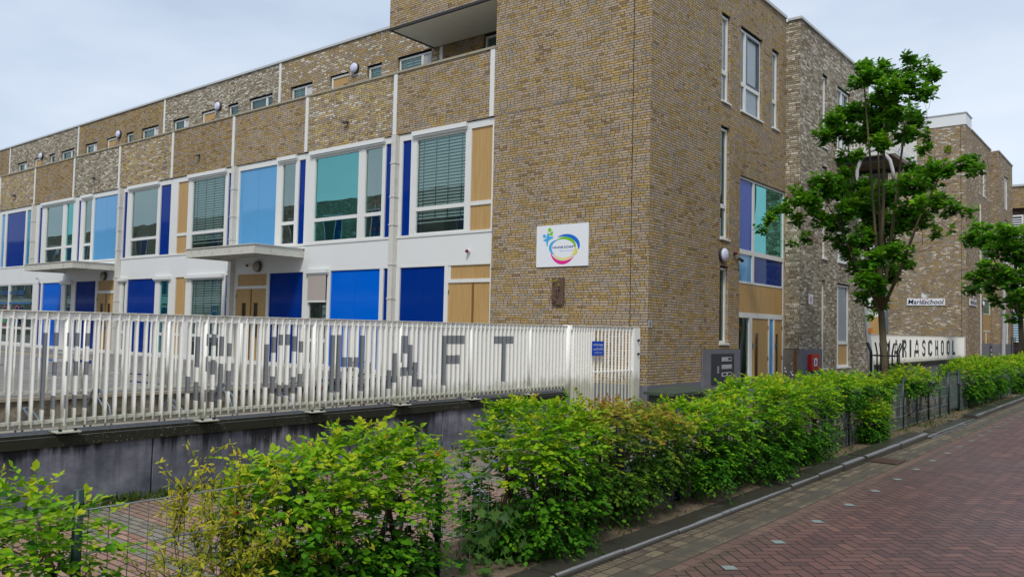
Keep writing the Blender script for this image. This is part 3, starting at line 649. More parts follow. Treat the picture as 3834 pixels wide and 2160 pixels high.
# downpipes and canopies
for x, z1, z0 in ((-16.04, 6.86, .5), (-23.66, 6.86, .5), (-31.47, 6.86, .5), (-39.7, 6.86, 4.15)):
    mb = MB(); mb.box(x-.085, x+.085, YF-.11, YF+.03, z0, z1, PIPE)
    for z in (6.1, 5.2, 4.45, 3.4, 2.5, 1.5):
        if z > z0: mb.box(x-.1, x+.1, YF-.125, YF+.031, z, z+.035, PIPE)
    mb.build('downpipe', school)
CAN = plain('streaked white canopy steel', (.60, .59, .53), .55, .3, .7, 7, dirt=(.33, .32, .25))
for x0, x1, yf, zt, zb in ((-23.6, -19.95, 13.1, 4.0, 3.75), (-36.3, -31.8, 13.2, 3.94, 3.70)):
    mb = MB(); mb.box(x0, x1, yf, yf+.04, zb, zt, CAN); mb.box(x1-.04, x1, yf+.04, YF+.03, zb, zt-.001, CAN); mb.box(x0, x0+.04, yf+.04, YF+.03, zb, zt-.001, CAN)
    mb.box(x0-.03, x1+.03, yf-.03, YF+.03, zt, zt+.025, CAN); mb.box(x0+.04, x1-.04, yf+.5, yf+.56, zb+.02, zb+.12, CAN); mb.box(x0+.04, x1-.04, yf+1.05, yf+1.11, zb+.02, zb+.12, CAN)
    mb.box(x0+.04, x1-.04, yf+.04, YF+.02, zt-.09, zt-.07, plain('grimy canopy underside', (.27, .25, .20), .8, .2, .8, 5, dirt=(.14, .12, .09)) if 'grimy canopy underside' not in bpy.data.materials else bpy.data.materials['grimy canopy underside'])
    mb.build('canopy', school)
# bird spikes along the roof edges
mb = MB(); SP = plain('steel spike wire', (.45, .5, .55), .5)
x = -50.0
while x < -16.6:
    lx = x+rng.uniform(-.06, .06); mb.poly([(x-.002, YB-.03, 10.87), (x+.002, YB-.03, 10.87), (lx, YB-.03+rng.uniform(-.05, .05), 11.0)], SP); x += .05
y = 16.0
while y < 28.8:
    xx = XC if y < 22.34 else XB; zz = 10.74 if y < 22.34 else 10.67
    mb.poly([(xx, y-.002, zz), (xx, y+.002, zz), (xx+rng.uniform(-.04, .05), y+rng.uniform(-.06, .06), zz+.13)], SP); y += .05
mb.build('bird_spikes', school)

# lamps, signs and boxes fixed to the school
def wall_lamp(pl, u, z, r, label, bowl=None, group='round wall lamps'):
    o = pl.pt(u, z, 0); e = empty('wall_lamp', o, label, 'lamp', group); ax = (0, -1, 0) if pl.ax == 'Y' else (1, 0, 0)
    mb = MB(); mb.disc(o, ax, [(r, .002), (r*1.02, .05), (r*.98, .07)], DKGREY, 24); mb.build('lamp_base', e, True)
    mb = MB(); mb.disc(Vector(o)+Vector(ax)*.07, ax, [(r*.97, 0), (r*.93, .03), (r*.75, .06), (r*.4, .078), (.01, .083)], bowl or LAMPW, 24); mb.build('lamp_cover', e, True)
for x, tx in ((-19.9, 'nearest the overhang'), (-27.72, 'second from the overhang'), (-35.6, 'third from the overhang'), (-43.78, 'farthest from the overhang')):
    wall_lamp(U, x, 9.86, .17, 'white round wall lamp beside a gallery door of the top storey, '+tx)
wall_lamp(G, 18.22, 3.66, .17, 'white oval wall lamp between two narrow windows left of the stair window')
GRIM = plain('dusty beige lamp cover', (.33, .30, .23), .6)
wall_lamp(F, -22.2, 3.55, .17, 'dusty beige round lamp under the right canopy', GRIM); wall_lamp(F, -32.6, 3.5, .17, 'dusty beige round lamp under the left canopy', GRIM)
REDB = plain('dark red beacon', (.16, .01, .02), .3)
for (pl, u, z, lb) in ((G, 18.93, 3.76, 'small dark red beacon beside the wall lamp by the stair window'), (F, -22.75, 3.6, 'small dark red beacon beside the lamp under the right canopy'), (F, -13.37, 3.66, 'small red beacon on the white band near the brick corner')):
    p = pl.pt(u, z); ax = (0, -1, 0) if pl.ax == 'Y' else (1, 0, 0); e = empty('alarm_beacon', p, lb, 'beacon', 'small alarm beacons')
    mb = MB(); mb.disc(p, ax, [(.05, -.02), (.05, .03)], FRAME if pl is F else DKGREY, 14); mb.build('base', e)
    mb = MB(); mb.disc(Vector(p)+Vector(ax)*.03, ax, [(.042, 0), (.04, .04), (.02, .06)], REDB, 14); mb.build('lens', e, True)
for (pl, u, z, lb) in ((G, 19.1, 3.62, 'small black security camera on the brick beside the stair window'), (F, -38.9, 3.55, 'white security camera on the band near the left windows')):
    p = Vector(pl.pt(u, z)); e = empty('security_camera', p, lb, 'camera'); ax = Vector((0, -1, 0)) if pl.ax == 'Y' else Vector((1, 0, 0)); cm = BLACK if pl is G else CAP
    mb = MB(); mb.tube([p, p+ax*.1], .02, cm); mb.build('arm', e)
    mb = MB(); sd_ = Vector((.12, 0, -.03)) if pl.ax == 'Y' else Vector((0, .13, -.03)); mb.tube([p+ax*.1-sd_*.5, p+ax*.1+sd_*.8], [.03, .045], cm, 10); mb.build('camera_body', e)
for i, (u, z) in enumerate(((-42.02, 7.46), (-33.85, 7.47), (-25.91, 7.47), (-18.08, 7.49))):
    e = empty('floodlight', F.pt(u, z), ('leftmost', 'second', 'third', 'rightmost')[i]+' of four small dark floodlights on the brick parapet, counted from the left', 'floodlight', 'floodlights on the parapet')
    mb = MB(); F.box(mb, u-.03, u+.03, z-.02, z+.06, -.06, -.001, DKGREY); mb.build('bracket', e)
    mb = MB(); F.box(mb, u-.09, u+.09, z-.02, z+.04, -.13, -.062, DKGREY); F.box(mb, u-.07, u+.07, z-.03, z-.021, -.12, -.07, plain('lamp glass grey', (.3, .3, .28), .2) if i == 0 else bpy.data.materials['lamp glass grey']); mb.build('head', e)

# school sign board with ring emblem
sg = empty('school_sign', F.pt(-10.54, 3.195), 'white board on the brick corner with coloured ring emblem and HANNIE SCHAFT', 'sign')
SU0, SU1, SZ0, SZ1 = -11.245, -9.834, 3.197, 4.135
mb = MB(); F.box(mb, SU0, SU1, SZ0, SZ1, -.03, -.004, SIGNW); mb.build('board', sg)
def suv(u, v): return SU0+u*(SU1-SU0), SZ1-v*(SZ1-SZ0)     # u,v from top-left
def zm(x, y):      # pixel of the close-up to board position
    u = (x-361)/(985-361); top = 320-.0883*(x-365); bot = 813-.0415*(x-357); return suv(u, (y-top)/(bot-top))
def flat(name, col): return plain(name, col, .35)
E_SKY, E_BLU, E_GRN, E_YEL, E_PIN, E_NAVY = flat('emblem sky blue', (.06, .42, .8)), flat('emblem blue', (.01, .15, .65)), flat('emblem green', (.2, .55, .01)), flat('emblem yellow', (.75, .68, .12)), PINK, flat('emblem navy', (.02, .07, .3))
def band(mb, outer, inner, m, d):
    n = len(outer)-1; tp = [max(.0, math.sin(math.pi*(.06+.88*k/n)))**.7 for k in range(n+1)]
    o = [zm(b_[0]+(a_[0]-b_[0])*t_, b_[1]+(a_[1]-b_[1])*t_) for a_, b_, t_ in zip(outer, inner, tp)]; i_ = [zm(*p) for p in inner]
    for k in range(len(o)-1): mb.poly([F.pt(*o[k], d), F.pt(*o[k+1], d), F.pt(*i_[k+1], d), F.pt(*i_[k], d)], m)
def arc(cx_, cy_, rx, ry, a0, a1, n=26, rot=0):
    r_ = []
    for i in range(n+1):
        a = R(a0+(a1-a0)*i/n); x, y = rx*math.cos(a), -ry*math.sin(a); r_.append((cx_+x*math.cos(rot)-y*math.sin(rot), cy_+x*math.sin(rot)+y*math.cos(rot)))
    return r_
mb = MB(); I = lambda a0, a1: arc(690, 580, 140, 110, a0, a1)
band(mb, arc(712, 572, 196, 172, 112, -2), arc(690, 585, 176, 146, 112, -2), E_BLU, -.0312)
band(mb, arc(692, 583, 172, 146, 118, 8), I(118, 8), E_GRN, -.0324)
band(mb, arc(694, 588, 172, 146, 8, -40), I(8, -40), E_YEL, -.0336)
band(mb, arc(684, 612, 156, 164, -30, -176), arc(690, 600, 150, 132, -30, -176), E_PIN, -.0313)
band(mb, arc(694, 585, 170, 146, -40, -140), arc(692, 582, 142, 112, -40, -140), flat('emblem pale yellow', (.78, .7, .35)), -.0325)
band(mb, arc(690, 582, 174, 136, 118, 220), I(118, 220), E_SKY, -.0337)
for c_, r_, m in (((523, 362), 22, E_GRN), ((458, 438), 20, E_SKY)):
    mb.poly([F.pt(*zm(c_[0]+r_*math.cos(R(a)), c_[1]+r_*1.1*math.sin(R(a))), -.0315) for a in range(0, 360, 18)], m)
mb.poly([F.pt(*zm(*p), -.0315) for p in ((486, 388), (505, 398), (523, 408), (548, 380), (564, 378), (558, 430), (528, 428), (500, 406))], E_GRN)
mb.poly([F.pt(*zm(*p), -.0328) for p in ((493, 410), (512, 412), (524, 442), (566, 440), (566, 458), (524, 480), (504, 508), (502, 554), (486, 552), (484, 508), (450, 492), (446, 480), (478, 470))], E_SKY)
mb.build('emblem', sg)
mb = MB(); a, b = zm(563, 590), zm(832, 541); text(mb, F, 'HANNIE SCHAFT', a[0], b[0], a[1]+.004, b[1]-.004, -.0345, E_NAVY, bold=.012); mb.build('lettering', sg); mb = MB(); a, b = zm(650, 620), zm(828, 594); text(mb, F, 'openbare basisschool', a[0], b[0], a[1], b[1], -.0345, E_SKY); mb.build('lettering', sg)
# relief plaque: brown stone with a carved figure
PLQ = plain('brown carved stone', (.13, .085, .065), .85, .2, .7, 25, dirt=(.07, .05, .035), bump=.004); MOSSY = plain('yellow lichen stone', (.22, .19, .03), .9)
pq = empty('relief_plaque', F.pt(-10.62, 2.352), 'brown stone relief plaque with carved figures, below the ring sign', 'plaque')
mb = MB(); F.box(mb, -10.78, -10.46, 2.352, 2.95, -.05, -.003, PLQ); mb.build('slab', pq)
mb = MB()
def blob(u, z, ru, rz, h, m): mb.disc(F.pt(u, z, -.048), (0, -1, 0), [(1, 0)], m, 3) if False else mb.poly([F.pt(u+ru*math.cos(R(a)), z+rz*math.sin(R(a)), -.05-h) for a in range(0, 360, 30)], m) or [mb.poly([F.pt(u+ru*math.cos(R(a)), z+rz*math.sin(R(a)), -.05-h), F.pt(u+ru*math.cos(R(a+30)), z+rz*math.sin(R(a+30)), -.05-h), F.pt(u+1.25*ru*math.cos(R(a+30)), z+1.25*rz*math.sin(R(a+30)), -.05), F.pt(u+1.25*ru*math.cos(R(a)), z+1.25*rz*math.sin(R(a)), -.05)], m) for a in range(0, 360, 30)]
blob(-10.62, 2.80, .055, .075, .045, PLQ); blob(-10.63, 2.88, .032, .035, .06, MOSSY); blob(-10.70, 2.87, .025, .03, .05, MOSSY); blob(-10.56, 2.82, .02, .05, .04, PLQ); blob(-10.62, 2.70, .065, .04, .04, PLQ)
blob(-10.65, 2.61, .016, .06, .035, PLQ); blob(-10.60, 2.59, .016, .08, .035, PLQ); blob(-10.70, 2.44, .04, .045, .04, PLQ); blob(-10.70, 2.45, .012, .018, .05, BLACK); blob(-10.55, 2.78, .012, .04, .06, MOSSY)
mb.build('carving', pq)
# house number
mb = MB(); SILV = plain('silver plate', (.55, .56, .62), .35, .5, metal=.3); G.box(mb, 14.76, 14.90, 1.88, 2.03, -.012, -.002, SILV); n8 = mb.build('number_plate', label='small silver plate reading B at the brick corner beside the gate', cat='number plate')
mb = MB(); text(mb, G, 'B', 14.80, 14.86, 1.91, 2.0, -.0135, BLACK); mb.build('lettering', n8)
# letterbox board on the grey stone
lb = empty('letterbox_panel', G.pt(18.24, .61, -.045), 'dark grey letterbox and doorbell board on blue grey stone left of the entrance', 'letterboxes')
mb = MB(); PB = Pl('X', XC+.045); PB.box(mb, 17.62, 18.85, .61, 1.31, -.02, -.002, plain('dark grey board', (.035, .042, .05), .5)); mb.build('board', lb)
for zc in (1.18, 1.0, .82):
    for uc in (18.28, 18.56):
        mb = MB(); PB.box(mb, uc-.13, uc+.13, zc-.05, zc+.05, -.03, -.0205, SILV); PB.box(mb, uc-.08, uc+.1, zc-.015, zc+.03, -.034, -.031, SILV if (zc == 1.0 or (zc > 1.1 and uc < 18.4)) else BLACK); mb.build('letterbox', lb)
for i in range(6):
    mb = MB(); z = .86+i*.028; PB.box(mb, 17.9, 18.0, z, z+.017, -.024, -.0205, SILV); mb.build('doorbell', lb)
# red alarm box, notice
PX = Pl('X', XB+.02); al = empty('alarm_box', PX.pt(23.3, .81), 'red metal box with a white B label on grey stone right of the doors', 'box')
mb = MB(); PX.box(mb, 22.98, 23.62, .81, 1.26, -.1, -.002, RED); PX.box(mb, 22.97, 23.63, 1.18, 1.27, -.11, -.101, RED); mb.build('case', al)
mb = MB(); PX.box(mb, 23.17, 23.44, .93, 1.15, -.107, -.1015, SIGNW); text(mb, PX, 'B', 23.25, 23.37, .97, 1.11, -.109, E_NAVY, bold=.02); mb.build('plate', al)
mb = MB(); BF.box(mb, 23.06, 23.42, 2.67, 2.95, -.008, -.002, SIGNW); nn_ = mb.build('notice_sheet', label='white notice with a red bracket mark on the grey brick above the red box', cat='notice')
mb = MB()
for a, b, c, d in ((23.17, 23.19, 2.73, 2.88), (23.19, 23.31, 2.865, 2.88), (23.31, 23.33, 2.73, 2.88), (23.19, 23.31, 2.73, 2.745)): BF.box(mb, a, b, c, d, -.010, -.0085, PINK)
BF.box(mb, 23.22, 23.28, 2.77, 2.84, -.010, -.0085, E_NAVY); mb.build('mark', nn_)
# playgroup window writing and drawings
pg = empty('window_drawing', F.pt(-42, 1.6), 'children figures and faded word peuterspeelzaal drawn on the far left ground window', 'window decal')
DRW = plain('window blue lettering', (.02, .12, .3), .5); DRP = plain('window pink paint', (.45, .05, .2), .5); DRG = plain('window green paint', (.05, .25, .12), .5)
mb = MB(); text(mb, F, 'peuterspeelzaal', -44.35, -40.55, 2.78, 3.12, .045, DRW); mb.build('lettering', pg)
mb = MB(); F.box(mb, -44.6, -39.75, 2.42, 2.5, .042, .046, DRW)
for u, m in ((-42.75, DRG), (-41.3, DRW)):
    mb.poly([F.pt(u-.3, 1.55, .046), F.pt(u+.3, 1.55, .046), F.pt(u+.1, 1.95, .046), F.pt(u-.1, 1.95, .046)], m)
    o_ = [(u+.27*math.cos(R(a)), 2.17+.19*math.sin(R(a))) for a in range(0, 361, 20)]; i_ = [(u+.22*math.cos(R(a)), 2.17+.15*math.sin(R(a))) for a in range(0, 361, 20)]
    for k in range(18): mb.poly([F.pt(*o_[k], .046), F.pt(*o_[k+1], .046), F.pt(*i_[k+1], .046), F.pt(*i_[k], .046)], DRP)
    F.box(mb, u-.1, u+.1, 2.1, 2.12, .043, .046, DRP)
    for s_ in (-.08, .08): F.box(mb, u+s_-.015, u+s_+.015, 1.3, 1.55, .043, .046, DRP)
mb.build('figures', pg)
# paper tulips standing in the teal window
TUL = plain('turquoise paper', (.05, .5, .48), .8); TULW = plain('white paper', (.75, .75, .72), .8); TULR = plain('coral paper', (.7, .2, .12), .8)
q = 0
for base, xs in ((4.98, (-18.3, -18.1, -17.95, -17.78, -17.2, -17.0, -16.85)), (4.22, (-18.5, -18.35, -18.15, -18.0, -17.85, -17.75, -17.2, -17.0, -16.8))):
    for x in xs:
        hh = rng.uniform(.1, .22); m = TULR if x > -17.3 else (TUL, TULW)[q % 2]; mb = MB(); q += 1
        mb.box(x-.02, x+.02, YF+.16, YF+.17, base, base+hh, TUL); mb.box(x-.06, x+.01, YF+.171, YF+.175, base, base+hh*.5, TUL)
        mb.poly([(x-.05, YF+.159, base+hh+.1), (x-.05, YF+.159, base+hh+.02), (x, YF+.159, base+hh-.02), (x+.05, YF+.159, base+hh+.02), (x+.05, YF+.159, base+hh+.1), (x+.02, YF+.159, base+hh+.05), (x, YF+.159, base+hh+.1), (x-.02, YF+.159, base+hh+.05)], m)
        mb.build('paper_flower', label=ORD[(q-1) if q < 8 else q-8]+' '+('coral' if m is TULR else 'turquoise' if m is TUL else 'white')+' topped paper tulip from the left, '+('upper' if base > 4.5 else 'lower')+' row of the teal window', cat='paper flower', group='paper tulips in the window')
for (u, z, w_, h_, c, lbl) in ((-25.35, 1.75, .22, .32, (.7, .65, .05), 'small yellow poster inside the blinds window left of the doors'), (-24.75, 1.8, .34, .55, (.03, .3, .45), 'blue poster with white marks inside the blinds window left of the doors'), (-18.98, 1.75, .2, .6, (.6, .62, .6), 'tall white paper sheet in the window below the taupe screen')):
    mb = MB(); F.box(mb, u-w_/2, u+w_/2, z, z+h_, .1, .104, flat('poster '+lbl[:12], c)); 
    for k in range(5): F.box(mb, u-w_*.35, u+w_*.3, z+h_*(.12+.17*k), z+h_*(.18+.17*k), .096, .099, (TULW, TULR, E_NAVY)[k % 3])
    mb.build('poster', label=lbl, cat='poster')

# ------------------------------------------------------------------ slatted fences
def fence_mat():
    b = M('mossy white fence paint', .5, .35); x, y, z, nx, ny, nz_ = b.pos()
    n = b.noise(b.vec(x*3, y*3, z*.8), 4.5, 5, .6); n2 = b.noise(b.vec(x*9, y*9, z*1.5), 3, 3)
    low = (z-.74-(n-.3)*.62).step(-.08, .16).inv(); hi = (z-1.88+(n2-.5)*.35).step(-.03, .03)
    c = b.mix(n2.step(.45, .8)*.3, (.93, .93, .89), (.80, .80, .75))
    c = b.mix(low*.6, c, b.mix(n2, (.16, .19, .05), (.36, .34, .24))); c = b.mix(hi*n.step(.42, .6)*.6, c, (.27, .30, .04))
    st = b.noise(b.vec(x*2, y*6, z*.4), 2.2, 4).step(.66, .78); c = b.mix(st*.35, c, (.40, .39, .26)); b.color(c); return b.m
FP = fence_mat(); GP = plain('grey letter paint', (.21, .225, .245), .55, .3, .3, 20); LTP = plain('charcoal letter paint', (.045, .052, .058), .6)
def onx_z(px, py, X=-8.28):     # height on the fence plane of a measured photo point
    d = cx*(px-1917)/3051.11+cy*(py-1080)/3051.11+cf; return 1.8+d[2]*X/d[0]
LET = {171: [(1246, 1533)], 213: [(1245, 1295), (1355, 1406), (1481, 1532)], 249: [(1245, 1296), (1352, 1406), (1478, 1529)], 291: [(1246, 1296), (1352, 1406), (1478, 1526)], 328: [(1247, 1296), (1353, 1403), (1477, 1526)],
 707: [(1409.6, 1472.5)], 745: [(1260, 1374.6), (1429.8, 1498.7)], 775: [(1249.8, 1294.7), (1334.7, 1390.4), (1458, 1504)], 806: [(1250.9, 1293.9), (1347, 1402), (1459, 1504)], 836: [(1259.7, 1332.7), (1361.4, 1494.5)], 865: [(1285, 1333.8), (1387.9, 1464)],
 1007: [(1288.6, 1449)], 1034: [(1261, 1320.3), (1408.5, 1472.5)], 1060: [(1252.5, 1292.5), (1440.2, 1483)], 1085: [(1251.4, 1292), (1440, 1480)], 1110: [(1258, 1315.4), (1411, 1472)], 1134: [(1277.3, 1319), (1399, 1448)],
 1256: [(1254.7, 1468.4)], 1278: [(1254, 1467)], 1301: [(1337.4, 1373.8)], 1322: [(1337, 1373.5)], 1344: [(1337.4, 1373.8)], 1366: [(1256, 1463.4)],
 1470: [(1385.6, 1454.5)], 1489: [(1322, 1431.5)], 1509: [(1257.3, 1356), (1375, 1408)], 1529: [(1257, 1323), (1374.3, 1407)], 1549: [(1290.5, 1405.8)], 1567: [(1356, 1447.7)], 1585: [(1419, 1448)],
 1675: [(1256.5, 1442)], 1692: [(1256, 1288), (1330, 1362.6)], 1708: [(1256, 1288), (1330, 1362.6)], 1726: [(1256, 1288), (1329, 1362)], 1742: [(1256, 1288)],
 1867: [(1258.6, 1286.9)], 1881: [(1258.6, 1287)], 1895: [(1258.5, 1428)], 1910: [(1258.5, 1287)], 1924: [(1258.5, 1287)]}
P = .0976; XF1 = -8.28
def ray_y(px, X=XF1):
    d = cx*(px-1917)/3051.11+cy*(1350-1080)/3051.11+cf; return d[1]*X/d[0]
marks = {}
for px, segs in LET.items():
    i = round((ray_y(px)-3.33)/P); zs = [(onx_z(px, b), onx_z(px, a)) for a, b in segs]
    while i in marks: i += 1
    marks[i] = zs
def slat(parent, X, y, z0, z1, t, w_=.008, mk_=None, name='slat', paint=None, mb=None):
    own = mb is None; mb = mb or MB(); y += rng.uniform(-.0015, .0015); mb.box(X-t, X, y, y+w_, z0, z1, FP)
    for a, b in (mk_ or []):
        mb.poly([(X-t, y-.0012, a), (X, y-.0012, a), (X, y-.0012, b), (X-t, y-.0012, b)], paint or GP)
        mb.poly([(X+.001, y-.001, a), (X+.001, y+w_, a), (X+.001, y+w_, b), (X+.001, y-.001, b)], paint or GP)
    if own: return mb.build(name, parent)
fr1 = empty('slat_fence', (XF1, 6.5, .71), 'white slatted metal fence with grey pixel letters on the dark coping before the playground', 'fence')
i0 = round((1.2-3.33)/P); i1 = round((11.72-3.33)/P)
mb_rest = MB()
cnt = 0
for i in range(i1, i0-1, -1):
    y = 3.33+i*P
    if cnt < 98: slat(fr1, XF1, y, .775, 1.856, .082, mk_=marks.get(i))
    else: slat(None, XF1, y, .775, 1.856, .075, mk_=marks.get(i), mb=mb_rest)
    cnt += 1
ro = mb_rest.build('slat', fr1); ro['kind'] = 'stuff'
mb = MB(); mb.box(XF1-.045, XF1-.02, 1.1, 11.8, 1.795, 1.862, FP); mb.box(XF1-.075, XF1+.0, 1.1, 11.8, 1.863, 1.871, FP); mb.build('top_rail', fr1)
mb = MB(); mb.box(XF1-.05, XF1-.015, 1.1, 11.8, .81, .84, FP); mb.box(XF1-.07, XF1-.05, 1.1, 11.8, .76, .80, FP); mb.build('bottom_rail', fr1)
for y in (2.0, 3.44, 4.9, 6.36, 7.83, 9.3, 10.75):
    mb = MB(); mb.tube([(XF1-.05, y, .72), (XF1-.05, y, 1.86)], .034, FP, 12); o = mb.build('post', fr1, True)
    mb = MB(); mb.box(XF1-.12, XF1+.1, y-.11, y+.11, .716, .728, FP)
    for a, b in ((.06, .07), (.06, -.07)): mb.box(XF1+a-.012, XF1+a+.012, y+b-.012, y+b+.012, .728, .75, BLACK)
    mb.build('base_plate', o)
mb = MB(); mb.tube([(XF1-.06, 11.84, .3), (XF1-.06, 11.84, 1.88)], .075, FP, 14); mb.build('end_post', fr1, True)
# rear fence of the playground edge, and its old retaining wall
XR = -14.5; fr2 = empty('slat_fence', (XR, 6.5, .52), 'second white slatted fence standing behind the lettered one at the playground edge', 'fence')
y = 2.2; k = 0
while y < 14.6 and k < 99: slat(fr2, XR, y, .56, 1.845, .06); y += .125; k += 1
mb = MB(); mb.box(XR-.045, XR-.015, 2.1, 14.6, .57, .605, FP); mb.build('bottom_rail', fr2)
mb = MB(); mb.box(XR-.045, XR-.015, 2.1, 14.6, 1.78, 1.85, FP); mb.build('top_rail', fr2)
for y in (3.3, 4.8, 6.3, 7.8, 9.3, 10.8, 12.3, 13.8): mb = MB(); mb.tube([(XR-.04, y, .5), (XR-.04, y, 1.84)], .035, FP, 10); mb.build('post', fr2, True)
OLD = M('old broken concrete', .95, .2); x, y, z, *_ = OLD.pos(); n = OLD.noise(OLD.vec(x, y, z), 3.2, 6, .65); n2 = OLD.noise(OLD.vec(x, y*.5, z*3), 2, 4)
OLD.color(OLD.mix(n2.step(.5, .7)*.7, OLD.ramp(n, [(.3, (.045, .038, .026)), (.5, (.16, .135, .10)), (.72, (.30, .265, .205))]), (.05, .05, .022))); OLD.bump(n, .06)
mb = MB(); mb.box(-14.62, -14.38, -6, 14.72, .05, .46, OLD.m); o = mb.build('retaining_wall', label='old mossy broken concrete retaining wall under the rear fence', cat='wall')
mb = MB(); mb.box(-14.72, -14.34, -6, 14.71, .462, .515, plain('worn concrete cap', (.30, .26, .20), .9, .2, .7, 4, dirt=(.17, .15, .11))); mb.build('coping', o)

# front wall with dark coping
def wall_mat():
    b = M('stained concrete wall', .75, .3); u, v, x, y = wallvec(b)
    n = b.noise(b.vec(u*.8, v*.8, 1), 2.3, 6, .65); n2 = b.noise(b.vec(u*7, v*.5), 1.8, 4); big = b.noise(b.vec(u*.9, v*.25, 4), .9, 3)
    c = b.ramp(n, [(.32, (.06, .066, .085)), (.5, (.155, .16, .195)), (.66, (.27, .27, .31))])
    run = (n2.step(.42, .62))*(v.step(-.1, .5)*.85); c = b.mix(run*.55, c, (.045, .048, .055))
    blk = ((big-.5)*2.6+v*.9+(n2-.5)*.5).step(.55, .7)*(v.gt(.08)); c = b.mix(blk*.9, c, (.012, .013, .014))
    sp = b.noise(b.vec(u, v), 26, 2).step(.74, .78)*big.step(.5, .6); c = b.mix(sp*.7, c, (.6, .6, .6))
    b.color(c); b.bump(n, .012); return b.m
WALLM = wall_mat()
def cop_mat():
    b = M('black mossy coping', .7, .3); x, y, z, nx, ny, nz_ = b.pos(); n = b.noise(b.vec(x, y, z), 8, 5); sp = b.noise(b.vec(x, y, z*1.3), 45, 2).step(.66, .70); pa = b.noise(b.vec(x, y*.5, z), 1.2, 3).step(.45, .6)
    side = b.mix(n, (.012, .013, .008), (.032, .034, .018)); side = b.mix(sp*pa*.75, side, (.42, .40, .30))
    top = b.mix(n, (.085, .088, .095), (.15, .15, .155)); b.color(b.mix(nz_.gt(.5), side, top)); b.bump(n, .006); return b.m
COPM = cop_mat()
def low_wall(y0, y1, label, z1=.58, zt=.71, X=-8.28, seg=1.45, dark=COPM, wm=WALLM):
    e = empty('low_wall', (X, (y0+y1)/2, 0), label, 'wall'); y = y0
    while y < y1-.05:
        b = min(y+seg, y1); mb = MB(); mb.box(X-.3, X-.004, y+.011, b-.011, -.02, z1, wm); mb.build('wall_panel', e); y = b
    y = y0; 
    while y < y1-.05:
        b = min(y+seg, y1); mb = MB()
        mb.box(X-.34, X+.03, y+.003, b-.003, z1+.004, zt-.03, dark); mb.box(X-.3, X-.0, y+.003, b-.003, zt-.03, zt, dark); mb.build('coping', e); y = b
    return e
low_wall(-2.93, 11.78, 'stained grey concrete low wall with black mossy coping below the lettered fence')
low_wall(30.2, 46.9, 'grey concrete low wall below the far lettered fence', wm=PLINTH, zt=.78, z1=.62)

# gate
gt_ = empty('slat_gate', (XF1, 13, .3), 'white slatted gate between the lettered fence and the brick corner', 'gate')
for i in range(9): slat(gt_, XF1+.03, 11.95+i*P*.85, .3, 1.865, .075)
k = 0; y = 12.74
while y < 14.0: slat(gt_, XF1+.03, y, .3, 1.865, .036, .01); y += .125
mb = MB(); mb.box(XF1-.02, XF1+.01, 11.9, 14.2, 1.80, 1.87, FP); mb.box(XF1-.04, XF1+.035, 11.9, 14.2, 1.871, 1.88, FP); mb.build('top_rail', gt_)
mb = MB(); mb.box(XF1-.02, XF1+.01, 12.6, 14.06, 1.02, 1.05, FP); mb.box(XF1-.02, XF1+.01, 11.9, 14.06, .32, .36, FP); mb.build('rail', gt_)
mb = MB(); mb.box(XF1-.05, XF1+.035, 14.02, 14.24, .3, 1.866, FP); o = mb.build('post', gt_)
for z in (1.35, 1.62):
    mb = MB(); mb.tube([(XF1+.035, 14.15, z), (XF1+.075, 14.15, z)], .022, BLACK, 10); mb.build('bolt', o)
bs = empty('warning_sign', (XF1+.05, 12.4, 1.4), 'blue metal sign with white verboden toegang lettering on the gate', 'sign')
PG = Pl('X', XF1+.06); mb = MB(); BLS = plain('blue enamel', (.005, .075, .55), .3); PG.box(mb, 12.47, 12.86, 1.34, 1.60, -.01, .0, BLS)
mb.build('plate', bs); mb = MB(); LW = plain('sign white lettering', (.8, .82, .9), .4)
text(mb, PG, 'verboden toegang', 12.50, 12.83, 1.50, 1.565, -.0115, LW); mb.build('lettering', bs); mb = MB(); text(mb, PG, 'tussen 20.00 en 08.00u', 12.50, 12.83, 1.435, 1.485, -.0115, LW); mb.build('lettering', bs); mb = MB(); text(mb, PG, 'art. 461 Wetb. v. Strafr.', 12.54, 12.80, 1.375, 1.41, -.0115, LW); mb.build('lettering', bs)

# utility cabinet beside the brick corner
CABM = plain('grey green cabinet', (.055, .075, .055), .55, .3, .4, 6, dirt=(.10, .12, .09))
cb = empty('utility_cabinet', (-7.9, 14.9, 0), 'grey green utility cabinet with pitched lid at the foot of the brick corner', 'cabinet')
mb = MB(); mb.box(-8.1, -7.55, 14.35, 15.75, -.01, .55, CABM); mb.build('body', cb)
mb = MB(); mb.box(-8.16, -7.5, 14.25, 15.85, .551, .61, CABM); n = len(mb.v)
a_ = [(-8.16, 14.25, .61), (-7.5, 14.25, .61), (-7.5, 15.85, .61), (-8.16, 15.85, .61)]; r1, r2 = (-7.83, 14.65, .72), (-7.83, 15.45, .72)
mb.poly([a_[0], a_[1], r1], CABM); mb.poly([a_[1], a_[2], r2, r1], CABM); mb.poly([a_[2], a_[3], r2], CABM); mb.poly([a_[3], a_[0], r1, r2], CABM); mb.build('lid', cb)

